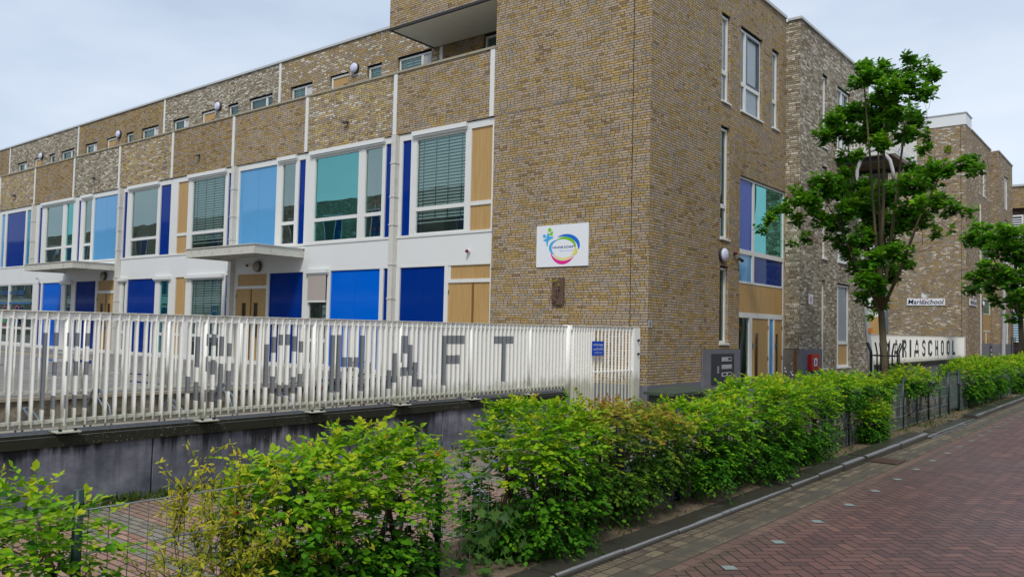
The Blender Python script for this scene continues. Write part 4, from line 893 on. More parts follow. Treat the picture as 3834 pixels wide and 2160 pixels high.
# ------------------------------------------------------------------ second school
ms = empty('brick_school', (XC, 48, 0), 'tall tan brick school block beyond the far lettered fence', 'building')
MF = Pl('Y', 48); MR = Pl('X', XC); MR2 = Pl('X', -7.97)
mb = MB(); MF.holes(mb, -12.2, XC, 0, 13.08, [], B_FAR)
hm = [(51.72, 52.14, 9.95, 12.1), (52.88, 53.86, 9.95, 12.05), (54.83, 55.13, 9.95, 12.05), (51.92, 52.14, 4.1, 9.45), (51.72, 52.12, 1.6, 3.4), (52.85, 55.4, .4, 8.2)]
MR.holes(mb, 48, 55.7, 0, 13.08, hm, B_FAR, .1, LEAD)
mb.poly([(XC, 48, 13.08), (XC, 55.7, 13.08), (-20, 55.7, 13.08), (-20, 48, 13.08)], CAP)
mb.build('block_wall', ms)
mb = MB(); Pl('Y', 55.7).holes(mb, XC, -7.97, 0, 13.05, [], B_FAR)
hr = [(56.86, 57.1, 9.85, 11.95), (57.98, 59.3, 9.85, 11.9), (60.05, 60.25, 9.85, 11.95), (56.9, 57.1, 6.3, 9.2), (57.98, 59.3, 6.5, 9.2), (57.98, 59.2, .84, 3.3), (60.05, 60.25, 6.3, 9.2)]
MR2.holes(mb, 55.7, 61.1, 0, 13.0, hr, B_FAR, .1, LEAD); mb.poly([(-7.97, 55.7, 13.0), (-7.97, 61.1, 13.0), (-20, 61.1, 13.0), (-20, 55.7, 13.0)], CAP); mb.poly([(-7.97, 61.1, 0), (-20, 61.1, 0), (-20, 61.1, 13), (-7.97, 61.1, 13)], B_FAR)
mb.build('projecting_wall', ms)
mb = MB(); mb.box(-10.52, XC+.03, 47.97, 48.1, 13.085, 13.68, WHITE); mb.box(XC-.08, XC+.031, 48.1, 49.5, 13.085, 13.679, WHITE); mb.box(-10.6, XC+.07, 47.93, 49.54, 13.682, 13.74, CAP); mb.box(XC-.1, XC+.05, 49.55, 55.7, 13.085, 13.15, CAP); mb.box(-8.0, -7.92, 55.65, 61.15, 13.0, 13.08, CAP); mb.build('white_parapet', ms)
mb = MB(); mb.box(-12.2, -10.62, 48.5, 48.55, 13.1, 14.2, DKGREY); mb.box(-12.2, -10.62, 47.99, 48.1, 13.085, 13.18, CAP)
for i in range(12): mb.box(-12.15+i*.13, -12.13+i*.13, 48.02, 48.04, 13.18, 14.05, FRAME)
mb.build('terrace_railing', ms)
for a, b, c, d, tz in ((51.74, 52.1, 9.97, 12.05, None), (52.9, 53.8, 9.97, 12.0, 10.8), (54.85, 55.1, 9.97, 12.0, None), (51.74, 52.1, 1.64, 3.37, None)): win(ms, MR, a, b, c, d, .06, (), (tz,) if tz else (), curtain=True, sill=True)
win(ms, MR, 52.86, 55.38, 3.2, 8.18, .05, (), (4.1, 6.2), gl=TEALG, fills={(0, 0): PAN['green'], (0, 1): PAN['olive'], (0, 2): PAN['green']})
panel(ms, MR, 52.9, 55.35, 2.28, 3.19, .06, WOOD, name='timber_panel')
for a, b in ((52.95, 54.0), (54.25, 55.3)):
    mb = MB(); MR.box(mb, a, b, .45, 2.2, .07, .1, WOOD); MR.box(mb, a+.3, a+.45, .9, 1.8, .06, .069, WOODD); mb.build('door', ms)
mb = MB(); MR.box(mb, 52.86, 55.38, 2.2, 2.28, .05, .1, FRAME); MR.box(mb, 54.0, 54.25, .45, 2.2, .06, .1, FRAME); MR.box(mb, 52.86, 52.95, .45, 2.2, .06, .1, FRAME); mb.build('entrance_frame', ms)
for a, b, c, d in ((56.88, 57.08, 9.87, 11.9), (58.0, 59.25, 9.87, 11.85), (60.06, 60.22, 9.87, 11.9), (58.0, 59.25, 6.5, 9.15), (58.0, 59.15, .86, 3.27)): win(ms, MR2, a, b, c, d, .05, ((a+b)/2-.1,) if b-a > .8 else (), ((c+.7),) if d < 4 else (), fills={(0, 0): WOOD, (1, 0): WOOD} if d < 4 else {}, curtain=True)
mb = MB(); mb.box(XC-.05, -7.95, 55.68, 61.12, 0, 1.5, PLINTH); mb.box(XC-.05, XC+.02, 48.0, 52.8, 0, .5, PLINTH); mb.build('plinth', ms)
mb = MB(); mb.box(XC-.02, -7.9, 51.62, 52.7, .5, 1.55, PLINTH); MQ = Pl('X', -7.9); MQ.box(mb, 51.75, 52.55, .75, 1.4, -.02, -.001, DKGREY)
for z in (.85, 1.1): MQ.box(mb, 52.0, 52.4, z, z+.16, -.03, -.021, SILV)
mb.build('letterbox_panel', ms)
mb = MB(); mb.tube([(XC+.06, 51.65, .5), (XC+.06, 51.65, 9.3)], .05, PIPE, 8); mb.build('downpipe', ms)
mb = MB(); mb.tube([(-12.25, 47.9, .5), (-12.25, 47.9, 4.3)], .06, STEEL, 8); mb.build('downpipe', ms)
mb = MB(); MF.box(mb, -8.60, -8.58, 0, 13.07, -.002, .01, JO); mb.build('movement_joint', ms)
mb = MB(); mb.box(-7.9, -6.6, 57.9, 60.8, 6.0, 6.2, FRAME); mb.box(-6.62, -6.58, 57.9, 60.8, 7.1, 7.15, FRAME)
for i in range(24): mb.box(-6.62, -6.59, 57.9+i*.12, 57.93+i*.12, 6.2, 7.1, FRAME)
for i in range(11): mb.box(-7.9+i*.12, -7.88+i*.12, 57.9, 57.93, 6.2, 7.1, FRAME)
mb.build('balcony', ms)
mb = MB()                                     # recessed courtyard wing left of the block
mb.box(-30, -12.2, 48.1, 54, 7.0, 8.9, B_FAR); mb.box(-30, -12.2, 50.5, 54, 8.9, 11, B_GREY); mb.build('courtyard_wing', ms)
mb = MB(); mb.box(-30, -12.2, 48.2, 48.3, .3, 7.0, WHITE); mb.build('courtyard_front', ms)
for a, b, m, c, d in ((-15.2, -13.6, WOOD, .8, 2.9), (-13.4, -12.5, WOOD, .8, 2.9), (-17.6, -15.6, PAN['green'], .8, 2.9), (-15.2, -13.6, PAN['green'], 4.2, 6.7), (-13.4, -12.5, GLASS, 4.2, 6.7), (-17.6, -15.6, PAN['olive'], 4.2, 6.7), (-21, -18, PAN['green'], 4.2, 6.7)):
    mb = MB(); mb.box(a, b, 48.14, 48.19, c, d, m if m is not GLASS else DKGREY); mb.build('panel', ms)
wall_lamp(MR, 52.4, 3.75, .17, 'white wall lamp on the far school next to its narrow name board', group=None)
# name boards
def name_board(pl, u0, u1, z0, z1, flip, label):
    e = empty('name_board', pl.pt((u0+u1)/2, z0), label, 'sign'); mb = MB(); pl.box(mb, u0, u1, z0, z1, -.05, -.004, SIGNW); mb.build('board', e)
    mb = MB(); w_ = u1-u0; text(mb, pl, 'Mariaschool', u0+.03*w_, u1-.03*w_, z0+.06, z1-.05, -.053, flat('sign ink', (.006, .008, .03)) if 'sign ink' not in bpy.data.materials else bpy.data.materials['sign ink'], shear=.15, bold=.018); mb.build('lettering', e)
    mb = MB(); W = w_; k = lambda a, b: pl.pt(u0+a*W, z1+b, -.06)
    DR = flat('figure dress', (.72, .78, .78)); HT = flat('figure hat', (.35, .33, .55)); BT = flat('figure boots', (.75, .25, .35))
    mb.poly([k(.39, .27), k(.43, .27), k(.47, .22), k(.60, .19), k(.60, .17), k(.49, .17), k(.57, .05), k(.39, .03)], DR)
    mb.poly([k(.37, .31), k(.39, .34), k(.44, .34), k(.45, .30), k(.41, .27), k(.37, .28)], HT)
    mb.poly([k(.43, .03), k(.48, .03), k(.47, -.06), k(.44, -.06)], DR); mb.poly([k(.43, -.05), k(.48, -.05), k(.475, -.12), k(.41, -.12)], BT); mb.poly([k(.5, .03), k(.53, .035), k(.58, -.01), k(.56, -.05), k(.51, -.01)], BT)
    mb.build('figure', e)
name_board(MF, -11.226, -9.362, 3.52, 3.888, 0, 'white Mariaschool name board with a walking girl figure on the broad brick face')
name_board(MR, 48.75, 50.6, 3.55, 3.9, 0, 'narrow seen Mariaschool name board round the corner on the street side')
# far lettered fence
mf = empty('slat_fence', (XF1, 38.7, .78), 'far white slatted fence with dark MARIASCHOOL letters', 'fence')
GL = {'M': ('11111111111111', '11111111111111', '00111100000000', '00111100000000', '11111111111111', '11111111111111'), }
FONT = {'M': ['X....X', 'XX..XX', 'XXXXXX', 'X.XX.X', 'X....X', 'X....X', 'X....X', 'X....X', 'X....X', 'X....X'], 'A': ['..XX..', '..XX..', '.XXXX.', '.X..X.', '.X..X.', '.X..X.', 'XXXXXX', 'XXXXXX', 'X....X', 'X....X'],
 'R': ['XXXXX.', 'XXXXXX', 'XX..XX', 'XX..XX', 'XXXXX.', 'XXXX..', 'XX.XX.', 'XX..XX', 'XX..XX', 'XX..XX'], 'I': ['XX'], 'S': ['.XXXX.', 'XXXXXX', 'XX...X', 'XX....', '.XXXX.', '...XXX', '....XX', 'X...XX', 'XXXXXX', '.XXXX.'],
 'C': ['.XXXX.', 'XXXXXX', 'XX..XX', 'XX....', 'XX....', 'XX....', 'XX....', 'XX..XX', 'XXXXXX', '.XXXX.'], 'H': ['XX..XX', 'XX..XX', 'XX..XX', 'XX..XX', 'XXXXXX', 'XXXXXX', 'XX..XX', 'XX..XX', 'XX..XX', 'XX..XX'],
 'O': ['.XXXX.', 'XXXXXX', 'XX..XX', 'XX..XX', 'XX..XX', 'XX..XX', 'XX..XX', 'XX..XX', 'XXXXXX', '.XXXX.'], 'L': ['XX....']*9+['XXXXXX']}
FONT['L'][8] = 'XXXXXX'
cells = {}
for ch, a, b in zip('MARIASCHOOL', (32.27, 33.48, 34.74, 35.9, 36.66, 38.0, 39.1, 40.48, 41.6, 42.8, 44.1), (32.93, 34.14, 35.39, 36.12, 37.41, 38.6, 39.85, 41.05, 42.25, 43.5, 44.75)):
    g = FONT[ch]; g = g*10 if len(g) == 1 else g; n0 = round((a-30.3)/P); n1 = max(n0+2, round((b-30.3)/P))
    for i in range(n0, n1):
        c = int((i-n0)/(n1-n0)*len(g[0])); segs = []; r0 = None
        for r_ in range(11):
            on = r_ < 10 and g[r_][c] == 'X'
            if on and r0 is None: r0 = r_
            if not on and r0 is not None: segs.append((1.69-(r_)*.07, 1.69-r0*.07)); r0 = None
        cells[i] = segs
mbr = MB(); n_ = int((46.8-30.3)/P)
for i in range(n_):
    if i < 98: slat(mf, XF1, 30.3+i*P, .80, 1.86, .075, mk_=cells.get(i), paint=LTP)
    else: slat(None, XF1, 30.3+i*P, .80, 1.86, .075, mk_=cells.get(i), paint=LTP, mb=mbr)
o = mbr.build('slat', mf); o['kind'] = 'stuff'
mb = MB(); mb.box(XF1-.076, XF1+.001, 30.2, 46.9, 1.861, 1.87, FP); mb.build('top_rail', mf)
mb = MB(); mb.box(XF1-.15, XF1+.02, 46.7, 47.1, .78, 1.87, FP); mb.build('end_post', mf)

# ------------------------------------------------------------------ buildings beyond
DBR = brick('dark purple brick', [(0, (.035, .02, .022)), (.5, (.06, .035, .035)), (1, (.09, .05, .045))], mortar=(.02, .018, .018), dark=.2)
fb = empty('far_building', (-8, 70, 0), 'far building with dark purple brick, tan top and white framed windows at the street end', 'building')
mb = MB(); mb.box(-16, 6, 70.0, 80, 11.5, 13.1, B_OCHRE); mb.build('upper_wall', fb); mb = MB(); mb.box(-16, 6, 70.2, 80, 0, 11.5, DBR); mb.build('lower_wall', fb)
mb = MB(); mb.box(-16.1, 6.1, 69.9, 80.1, 13.1, 13.25, CAP); mb.build('roof', fb)
FP2 = Pl('Y', 70.2)
for x in (-9.4, -6.4, -3.4):
    for z in (8.6, 5.2, 1.6):
        mb = MB(); FP2.box(mb, x, x+.95, z, z+2.4, -.06, -.002, FRAME); FP2.box(mb, x+.12, x+.83, z+.12, z+2.28, -.07, -.061, PAN['teal'] if z < 2 else DKGREY)
        for q in range(12): FP2.box(mb, x+.12, x+.83, z+.2+q*.17, z+.27+q*.17, -.075, -.071, CURT)
        mb.build('window', fb)
# building opposite, across the playground: only its reflection shows in the panes
ob = empty('opposite_building', (-36, -8, 0), 'brick school wing across the playground mirrored in the blue panels', 'building')
OP = Pl('Y', -7); mb = MB(); mb.box(-150, -11, -17, -7, 0, 10.6, B_GREY); mb.build('wall', ob)
mb = MB(); mb.box(-150, -11, -6.98, -6.95, 3.3, 3.9, FRAME); mb.box(-150, -11, -6.98, -6.95, 6.6, 6.9, FRAME); mb.build('white_band', ob)
for i in range(34):
    for z in (.9, 4.0, 7.4):
        x = -146+i*3.95; mb = MB(); mb.box(x, x+2.1, -6.98, -6.93, z, z+2.2, FRAME); mb.box(x+.1, x+1.1, -6.929, -6.92, z+.1, z+2.1, DKGREY); mb.box(x+1.2, x+2.0, -6.929, -6.92, z+.1, z+2.1, PAN['navy']); mb.build('window', ob)
# terraces on the near side of the street, behind the camera, seen only in the street windows
tb = empty('terrace_house', (16, 20, 0), 'row of brick terrace houses on the near side of the street', 'building')
mb = MB(); mb.box(13, 22, -10, 70, 0, 7.5, B_OCHRE); mb.build('wall', tb); mb = MB(); mb.poly([(12.8, -10, 7.5), (12.8, 70, 7.5), (17.5, 70, 11), (17.5, -10, 11)], DKGREY); mb.build('roof', tb)
for i in range(13):
    for z in (1.0, 4.2): mb = MB(); mb.box(12.95, 12.99, -7+i*6, -4.6+i*6, z, z+1.7, FRAME); mb.box(12.93, 12.949, -6.9+i*6, -4.7+i*6, z+.1, z+1.6, DKGREY); mb.build('window', tb)

# ------------------------------------------------------------------ wire fence along the hedge
XW = -4.1; wf = empty('wire_fence', (XW, 20, 0), 'dark green post and wire mesh fence running along the hedge', 'fence')
posts = [.55, 1.78, 3.02, 4.27, 5.5, 6.7, 7.9, 9.1, 10.3, 11.5, 12.62, 13.75, 14.9, 16.05, 17.2, 18.28, 19.31, 20.4, 21.26]+[22.45+i*1.25 for i in range(20)]
for y in posts:
    mb = MB(); hgt = .98 if y < 17 else 1.02; mb.tube([(XW, y, -.02), (XW, y, hgt)], .024 if y < 21.2 or y > 22.5 else .04, GREENM, 10)
    for z in (.3, .62, .9): mb.box(XW-.033, XW+.03, y-.016, y+.016, z, z+.03, GREENM)
    mb.build('post', wf, True)
for a, b in zip(posts, posts[1:]):
    if 21.2 < a < 22.0: continue
    mb = MB(); y = a+.05; th = .0026 if b < 7 else .004; wm = WIRE
    while y < b-.03: mb.tube([(XW+.0, y, .04), (XW+.0, y, .88)], th, wm, 4, False); y += .075 if b > 6 else .1
    for z in (.06, .27, .47, .67, .88): mb.tube([(XW+.006, a+.03, z), (XW+.006, b-.03, z)], th*1.6, wm, 4, False)
    mb.build('wire_panel', wf)
wg = empty('wire_gate', (XW, 21.9, 0), 'low dark green wire gate with a steel latch in the hedge fence', 'gate')
mb = MB(); mb.box(XW-.02, XW+.02, 21.33, 21.37, .1, .98, GREENM); mb.box(XW-.02, XW+.02, 22.33, 22.37, .1, .98, GREENM); mb.box(XW-.019, XW+.019, 21.37, 22.33, .94, .98, GREENM); mb.box(XW-.019, XW+.019, 21.37, 22.33, .1, .14, GREENM); mb.build('frame', wg)
mb = MB(); y = 21.42
while y < 22.32: mb.tube([(XW, y, .14), (XW, y, .94)], .004, WIRE, 4, False); y += .06
mb.build('wire_panel', wg)
mb = MB(); mb.box(XW+.02, XW+.07, 22.28, 22.40, .70, .74, STEEL); mb.build('latch', wg)

# ------------------------------------------------------------------ bikes and racks
def rack(x, y, label, rot=0, h=.55, z0=0, group='tubular bicycle racks'):
    e = empty('bicycle_rack', (x, y, z0), label, 'bike rack', group); mb = MB(); c, s = math.cos(rot), math.sin(rot)
    T = lambda a, b, z: (x+a*c-b*s, y+a*s+b*c, z0+z)
    for b in (-.045, .045): mb.tube([T(-.35, b, 0), T(-.33, b, h*.55), T(-.1, b, h*1.0), T(.25, b, h*.62), T(.33, b, h*.3), T(.34, b, 0)], .016, STEEL, 6)
    mb.tube([T(-.12, -.045, h*1.0), T(-.12, .045, h*1.0)], .016, STEEL, 6); mb.build('hoop', e, True)
for i in range(11):
    rack(-12.6+.25*(i % 2), 3.6+i*1.05, ORD[i]+' from the left, '+('high', 'low')[i % 2]+' grey steel rack hoop behind the lettered fence', 0, .62 if i % 2 == 0 else .42, .12, 'racks behind the lettered fence')
for i in range(12): rack(-5.1, 5.6+i*.62, ORD[i]+' nearest steel rack hoop behind the long hedge', 0, .5, 0, 'racks behind the hedge')
for i in range(14): rack(-5.15, 15.2+i*.75, ORD[i]+' nearest steel rack hoop seen through the wire fence', 0, .6, 0, 'racks by the wire gate')
def bicycle(x, y, z0, rot, label, light=False, sc=1.0, fcol=BLACK):
    e = empty('bicycle', (x, y, z0), label, 'bicycle'); c, s = math.cos(rot), math.sin(rot)
    T = lambda a, b, z: (x+(a*c-b*s)*sc, y+(a*s+b*c)*sc, z0+z*sc)
    for a in (-.52, .52):
        mb = MB(); n = 28; pts = [T(a+.33*math.cos(2*math.pi*i/n), 0, .34+.33*math.sin(2*math.pi*i/n)) for i in range(n+1)]
        mb.tube(pts, .018*sc, RUBBER, 7, False); wh = mb.build('wheel', e, True)
        mb = MB(); pts = [T(a+.305*math.cos(2*math.pi*i/n), 0, .34+.305*math.sin(2*math.pi*i/n)) for i in range(n+1)]; mb.tube(pts, .008*sc, STEEL, 5, False)
        for i in range(14): q = 2*math.pi*i/14; mb.tube([T(a, 0, .34), T(a+.3*math.cos(q), 0, .34+.3*math.sin(q))], .0015, STEEL, 3, False)
        mb.tube([T(a, -.04, .34), T(a, .04, .34)], .02*sc, STEEL, 8); mb.build('rim', wh)
        mb = MB(); pts = [T(a+.365*math.cos(R(q)), 0, .34+.365*math.sin(R(q))) for q in range(10, 200 if a < 0 else 150, 10)]; mb.tube(pts, .022*sc, fcol, 6); mb.build('mudguard', e, True)
    mb = MB(); r = .015*sc
    mb.tube([T(-.52, 0, .34), T(-.1, 0, .3), T(.38, 0, .72)], r, fcol, 7); mb.tube([T(-.1, 0, .3), T(-.22, 0, .86)], r, fcol, 7); mb.tube([T(-.52, 0, .34), T(-.2, 0, .75), T(.36, 0, .82)], r*.9, fcol, 7); mb.tube([T(.52, 0, .34), T(.46, 0, .5), T(.34, 0, .98)], r, fcol, 7); mb.build('frame', e, True)
    mb = MB(); mb.disc(T(-.23, 0, .86), (0, 0, 1), [(.03, 0), (.09*sc, .02), (.1*sc, .05), (.06*sc, .07)], BLACK, 12); mb.build('saddle', e, True)
    mb = MB(); mb.tube([T(.2, -.28, 1.0), T(.33, -.2, 1.03), T(.34, 0, 1.0), T(.33, .2, 1.03), T(.2, .28, 1.0)], .012*sc, STEEL, 7); mb.build('handlebar', e, True)
    mb = MB()
    for b in (-.06, .06): mb.tube([T(-.3, b, .74), T(-.85, b, .74), T(-.88, b*.5, .74)], .008*sc, BLACK, 6); mb.tube([T(-.52, b, .36), T(-.6, b, .74)], .006*sc, BLACK, 5)
    for a in (-.45, -.6, -.75, -.88): mb.tube([T(a, -.06, .74), T(a, .06, .74)], .006*sc, BLACK, 5)
    mb.build('carrier', e, True)
    mb = MB(); mb.disc(T(-.93, 0, .62), (-c, -s, 0), [(.03, 0), (.045, .02), (.04, .045), (.015, .06)], RED, 12); mb.build('rear_light', e, True)
    mb = MB(); mb.tube([T(-.1, -.1, .3), T(-.1, .1, .3)], .012, STEEL, 6); mb.box(*sorted((T(-.02, .09, 0)[0], T(.06, .12, 0)[0])), *sorted((T(-.02, .09, 0)[1], T(.06, .12, 0)[1])), z0+.17*sc, z0+.2*sc, BLACK); mb.tube([T(-.1, .1, .3), T(.02, .1, .19)], .008, STEEL, 5); mb.build('pedals', e)
    return e
bicycle(-4.98, 4.0, 0, R(75), 'black bicycle with a red rear light parked behind the nearest dense hedge bush', True, .74)
bicycle(-5.2, 7.0, 0, R(95), 'black bicycle half hidden behind the second large hedge clump', fcol=BLACK, sc=.74)
bicycle(-5.1, 9.0, 0, R(85), 'dark blue bicycle hidden behind the long hedge', sc=.8, fcol=flat('dark blue frame', (.02, .04, .12)))
bicycle(-11.3, 9.6, .12, R(100), 'black bicycle standing in the yard behind the lettered fence, left one', fcol=BLACK)
bicycle(-11.0, 10.9, .12, R(70), 'black bicycle standing in the yard behind the lettered fence, right one', fcol=BLACK)
# yellow painted line on the playground
mb = MB(); YL = plain('yellow paint', (.55, .40, .05), .8); mb.box(-36, -27, 11.9, 12.02, .5, .504, YL); mb.build('painted_line', kind='structure')

# ------------------------------------------------------------------ street lamps
def street_lamp(bx, by, pts, lampat, label, r0=.088):
    e = empty('street_lamp', (bx, by, 0), label, 'street lamp', 'tall grey crook street lamps'); mb = MB()
    LP = bpy.data.materials.get('grey lamp post') or plain('grey lamp post', (.46, .47, .48), .5, .4, .4, 4, dirt=(.24, .25, .25))
    n = len(pts); mb.tube(pts, [r0*(1-.45*min(1, i/5)) for i in range(n)], LP, 12); o = mb.build('pole', e, True)
    mb = MB(); p = Vector(lampat); mb.disc(p, (0, 0, -1), [(.06, 0), (.2, .06), (.24, .1), (.24, .17), (.17, .2), (.17, .3), (.22, .36), (.22, .42), (.14, .5), (.14, .56), (.2, .62), (.18, .7)], BLACK, 16); mb.build('lantern', e, True)
def onyp(px, py, Y):
    d = cx*(px-1917)/3051.11+cy*(py-1080)/3051.11+cf; return (float(d[0]*Y/d[1]), Y, float(1.8+d[2]*Y/d[1]))
Y_ = 24.0
pl_ = [onyp(*p, Y_) for p in ((3266, 1475), (3262, 1392), (3250, 1250), (3237, 1110), (3222, 900), (3208, 680), (3210, 635), (3225, 596), (3250, 568), (3278, 560), (3308, 572), (3332, 600), (3343, 640), (3346, 672))]
street_lamp(pl_[0][0], Y_, pl_, pl_[-1], 'leaning grey lamp post with curved crook top and black lantern behind the nearer tree')
Y_ = 46.0
pl_ = [onyp(*p, Y_) for p in ((3757, 1380), (3757, 1340), (3759, 1200), (3760, 1080), (3762, 980), (3764, 935), (3770, 912), (3783, 900), (3800, 898), (3812, 905), (3820, 925), (3822, 945))]
street_lamp(pl_[0][0], Y_, pl_, pl_[-1], 'straight grey crook lamp post beside the far right tree')
e = tagged(MB().build('x'), None) if False else None
p0, p1 = onyp(3252, 1228, 23.93), onyp(3268, 1245, 23.93); mb = MB(); mb.box(p0[0], p1[0], 23.915, 23.925, p1[2], p0[2], ORANGE); tq = mb.build('sticker', label='orange triangular warning sticker on the leaning lamp post', cat='sticker')

# ------------------------------------------------------------------ foliage
def leaf_mat(name, stops, rough=.55, trans=.4):
    b = M(name, rough, .16); a = b.nt.nodes.new('ShaderNodeAttribute'); a.attribute_name = 'tint'; f = S(b.nt, a.outputs['Fac'])
    c = b.ramp(f, stops); b.color(c); nt = b.nt; o = nt.nodes['Material Output']
    t = nt.nodes.new('ShaderNodeBsdfTranslucent'); nt.links.new(c, t.inputs[0]); m = nt.nodes.new('ShaderNodeMixShader'); m.inputs[0].default_value = trans
    nt.links.new(b.b.outputs[0], m.inputs[1]); nt.links.new(t.outputs[0], m.inputs[2]); nt.links.new(m.outputs[0], o.inputs[0]); return b.m
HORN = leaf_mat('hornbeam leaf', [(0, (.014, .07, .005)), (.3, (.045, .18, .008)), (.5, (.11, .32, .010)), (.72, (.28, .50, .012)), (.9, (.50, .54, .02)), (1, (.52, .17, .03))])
PRIV = leaf_mat('yellow privet leaf', [(0, (.05, .12, .02)), (.3, (.16, .25, .02)), (.6, (.38, .42, .03)), (1, (.62, .54, .04))])
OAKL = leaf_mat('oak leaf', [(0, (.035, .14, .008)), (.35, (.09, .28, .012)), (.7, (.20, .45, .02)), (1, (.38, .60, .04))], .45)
MAPL = leaf_mat('maple leaf', [(0, (.03, .09, .02)), (1, (.10, .20, .04))], .45)
COPP = leaf_mat('bronze tinted hornbeam leaf', [(0, (.02, .075, .008)), (.3, (.06, .165, .014)), (.5, (.15, .28, .02)), (.66, (.36, .38, .03)), (.82, (.42, .25, .05)), (1, (.42, .15, .05))])
BARK = plain('grey brown bark', (.12, .095, .06), .9, .2, .7, 14, dirt=(.13, .12, .04), bump=.01)
TWIG = plain('dark twig', (.05, .032, .02), .9)
HL = (np.array([(0, 0, 0), (.28, .26, .05), (.31, .62, .06), (0, 1, -.04), (-.31, .62, .06), (-.28, .26, .05), (0, .33, -.03), (0, .65, -.03)]), [(0, 1, 6), (1, 2, 7, 6), (2, 3, 7), (0, 6, 5), (6, 7, 4, 5), (7, 3, 4)])
OK = (np.array([(0, 0, 0), (.12, .12, .02), (.30, .28, .06), (.16, .38, .03), (.38, .56, .06), (.2, .64, .03), (.26, .86, .03), (0, 1, -.03), (-.26, .86, .03), (-.2, .64, .03), (-.38, .56, .06), (-.16, .38, .03), (-.30, .28, .06), (-.12, .12, .02), (0, .4, -.03), (0, .7, -.03)]),
      [(0, 1, 14, 13), (1, 2, 3, 14), (3, 4, 5, 15, 14), (5, 6, 7, 15), (15, 7, 8, 9), (14, 15, 9, 10, 11), (14, 11, 12, 13)])
PV = (np.array([(0, 0, 0), (.16, .35, .02), (.12, .75, .0), (0, 1, -.05), (-.12, .75, 0), (-.16, .35, .02)]), [(0, 1, 2, 3), (0, 3, 4, 5)])
ma = []
for a, r_ in ((-90, .12), (-60, .5), (-20, .55), (0, .95), (18, .5), (48, .55), (62, .8), (74, .55), (90, 1.05), (106, .55), (118, .8), (132, .55), (162, .5), (180, .95), (200, .55), (240, .5)): ma.append((r_*math.cos(R(a))*.6, .45+r_*math.sin(R(a))*.6, .0))
MP = (np.array(ma+[(0, .45, -.05)]), [(i, (i+1) % 16, 16) for i in range(16)])
def leaves(name, parent, P_, D, N, size, tint, shape, mat, kind=None):
    """P_ base points, D leaf directions, N leaf normals (n,3)"""
    T_, faces = shape; n = len(P_); D = D/np.linalg.norm(D, axis=1, keepdims=True); X = np.cross(D, N); X /= np.linalg.norm(X, axis=1, keepdims=True)+1e-9; Z = np.cross(X, D)
    off = np.array(worldloc(parent)); k = len(T_)
    V = (P_-off)[:, None, :]+size[:, None, None]*(T_[None, :, 0:1]*X[:, None, :]+T_[None, :, 1:2]*D[:, None, :]+T_[None, :, 2:3]*Z[:, None, :])
    me = bpy.data.meshes.new(name); me.vertices.add(n*k); me.vertices.foreach_set('co', V.reshape(-1).astype(np.float32))
    li, ls = [], []
    base = np.arange(n)[:, None]*k; lens = [len(f) for f in faces]; per = np.concatenate([np.array(f) for f in faces])
    idx = (base+per[None, :]).reshape(-1); me.loops.add(len(idx)); me.loops.foreach_set('vertex_index', idx.astype(np.int32))
    st = np.cumsum([0]+lens[:-1]); starts = (np.arange(n)[:, None]*sum(lens)+st[None, :]).reshape(-1); tot = np.tile(lens, n)
    me.polygons.add(n*len(faces)); me.polygons.foreach_set('loop_start', starts.astype(np.int32)); me.polygons.foreach_set('loop_total', tot.astype(np.int32))
    me.materials.append(mat); me.update(calc_edges=True)
    at = me.attributes.new('tint', 'FLOAT', 'POINT'); at.data.foreach_set('value', np.repeat(tint, k).astype(np.float32))
    o = bpy.data.objects.new(name, me); C.objects.link(o); o.parent = parent
    if kind: o['kind'] = kind
    return o
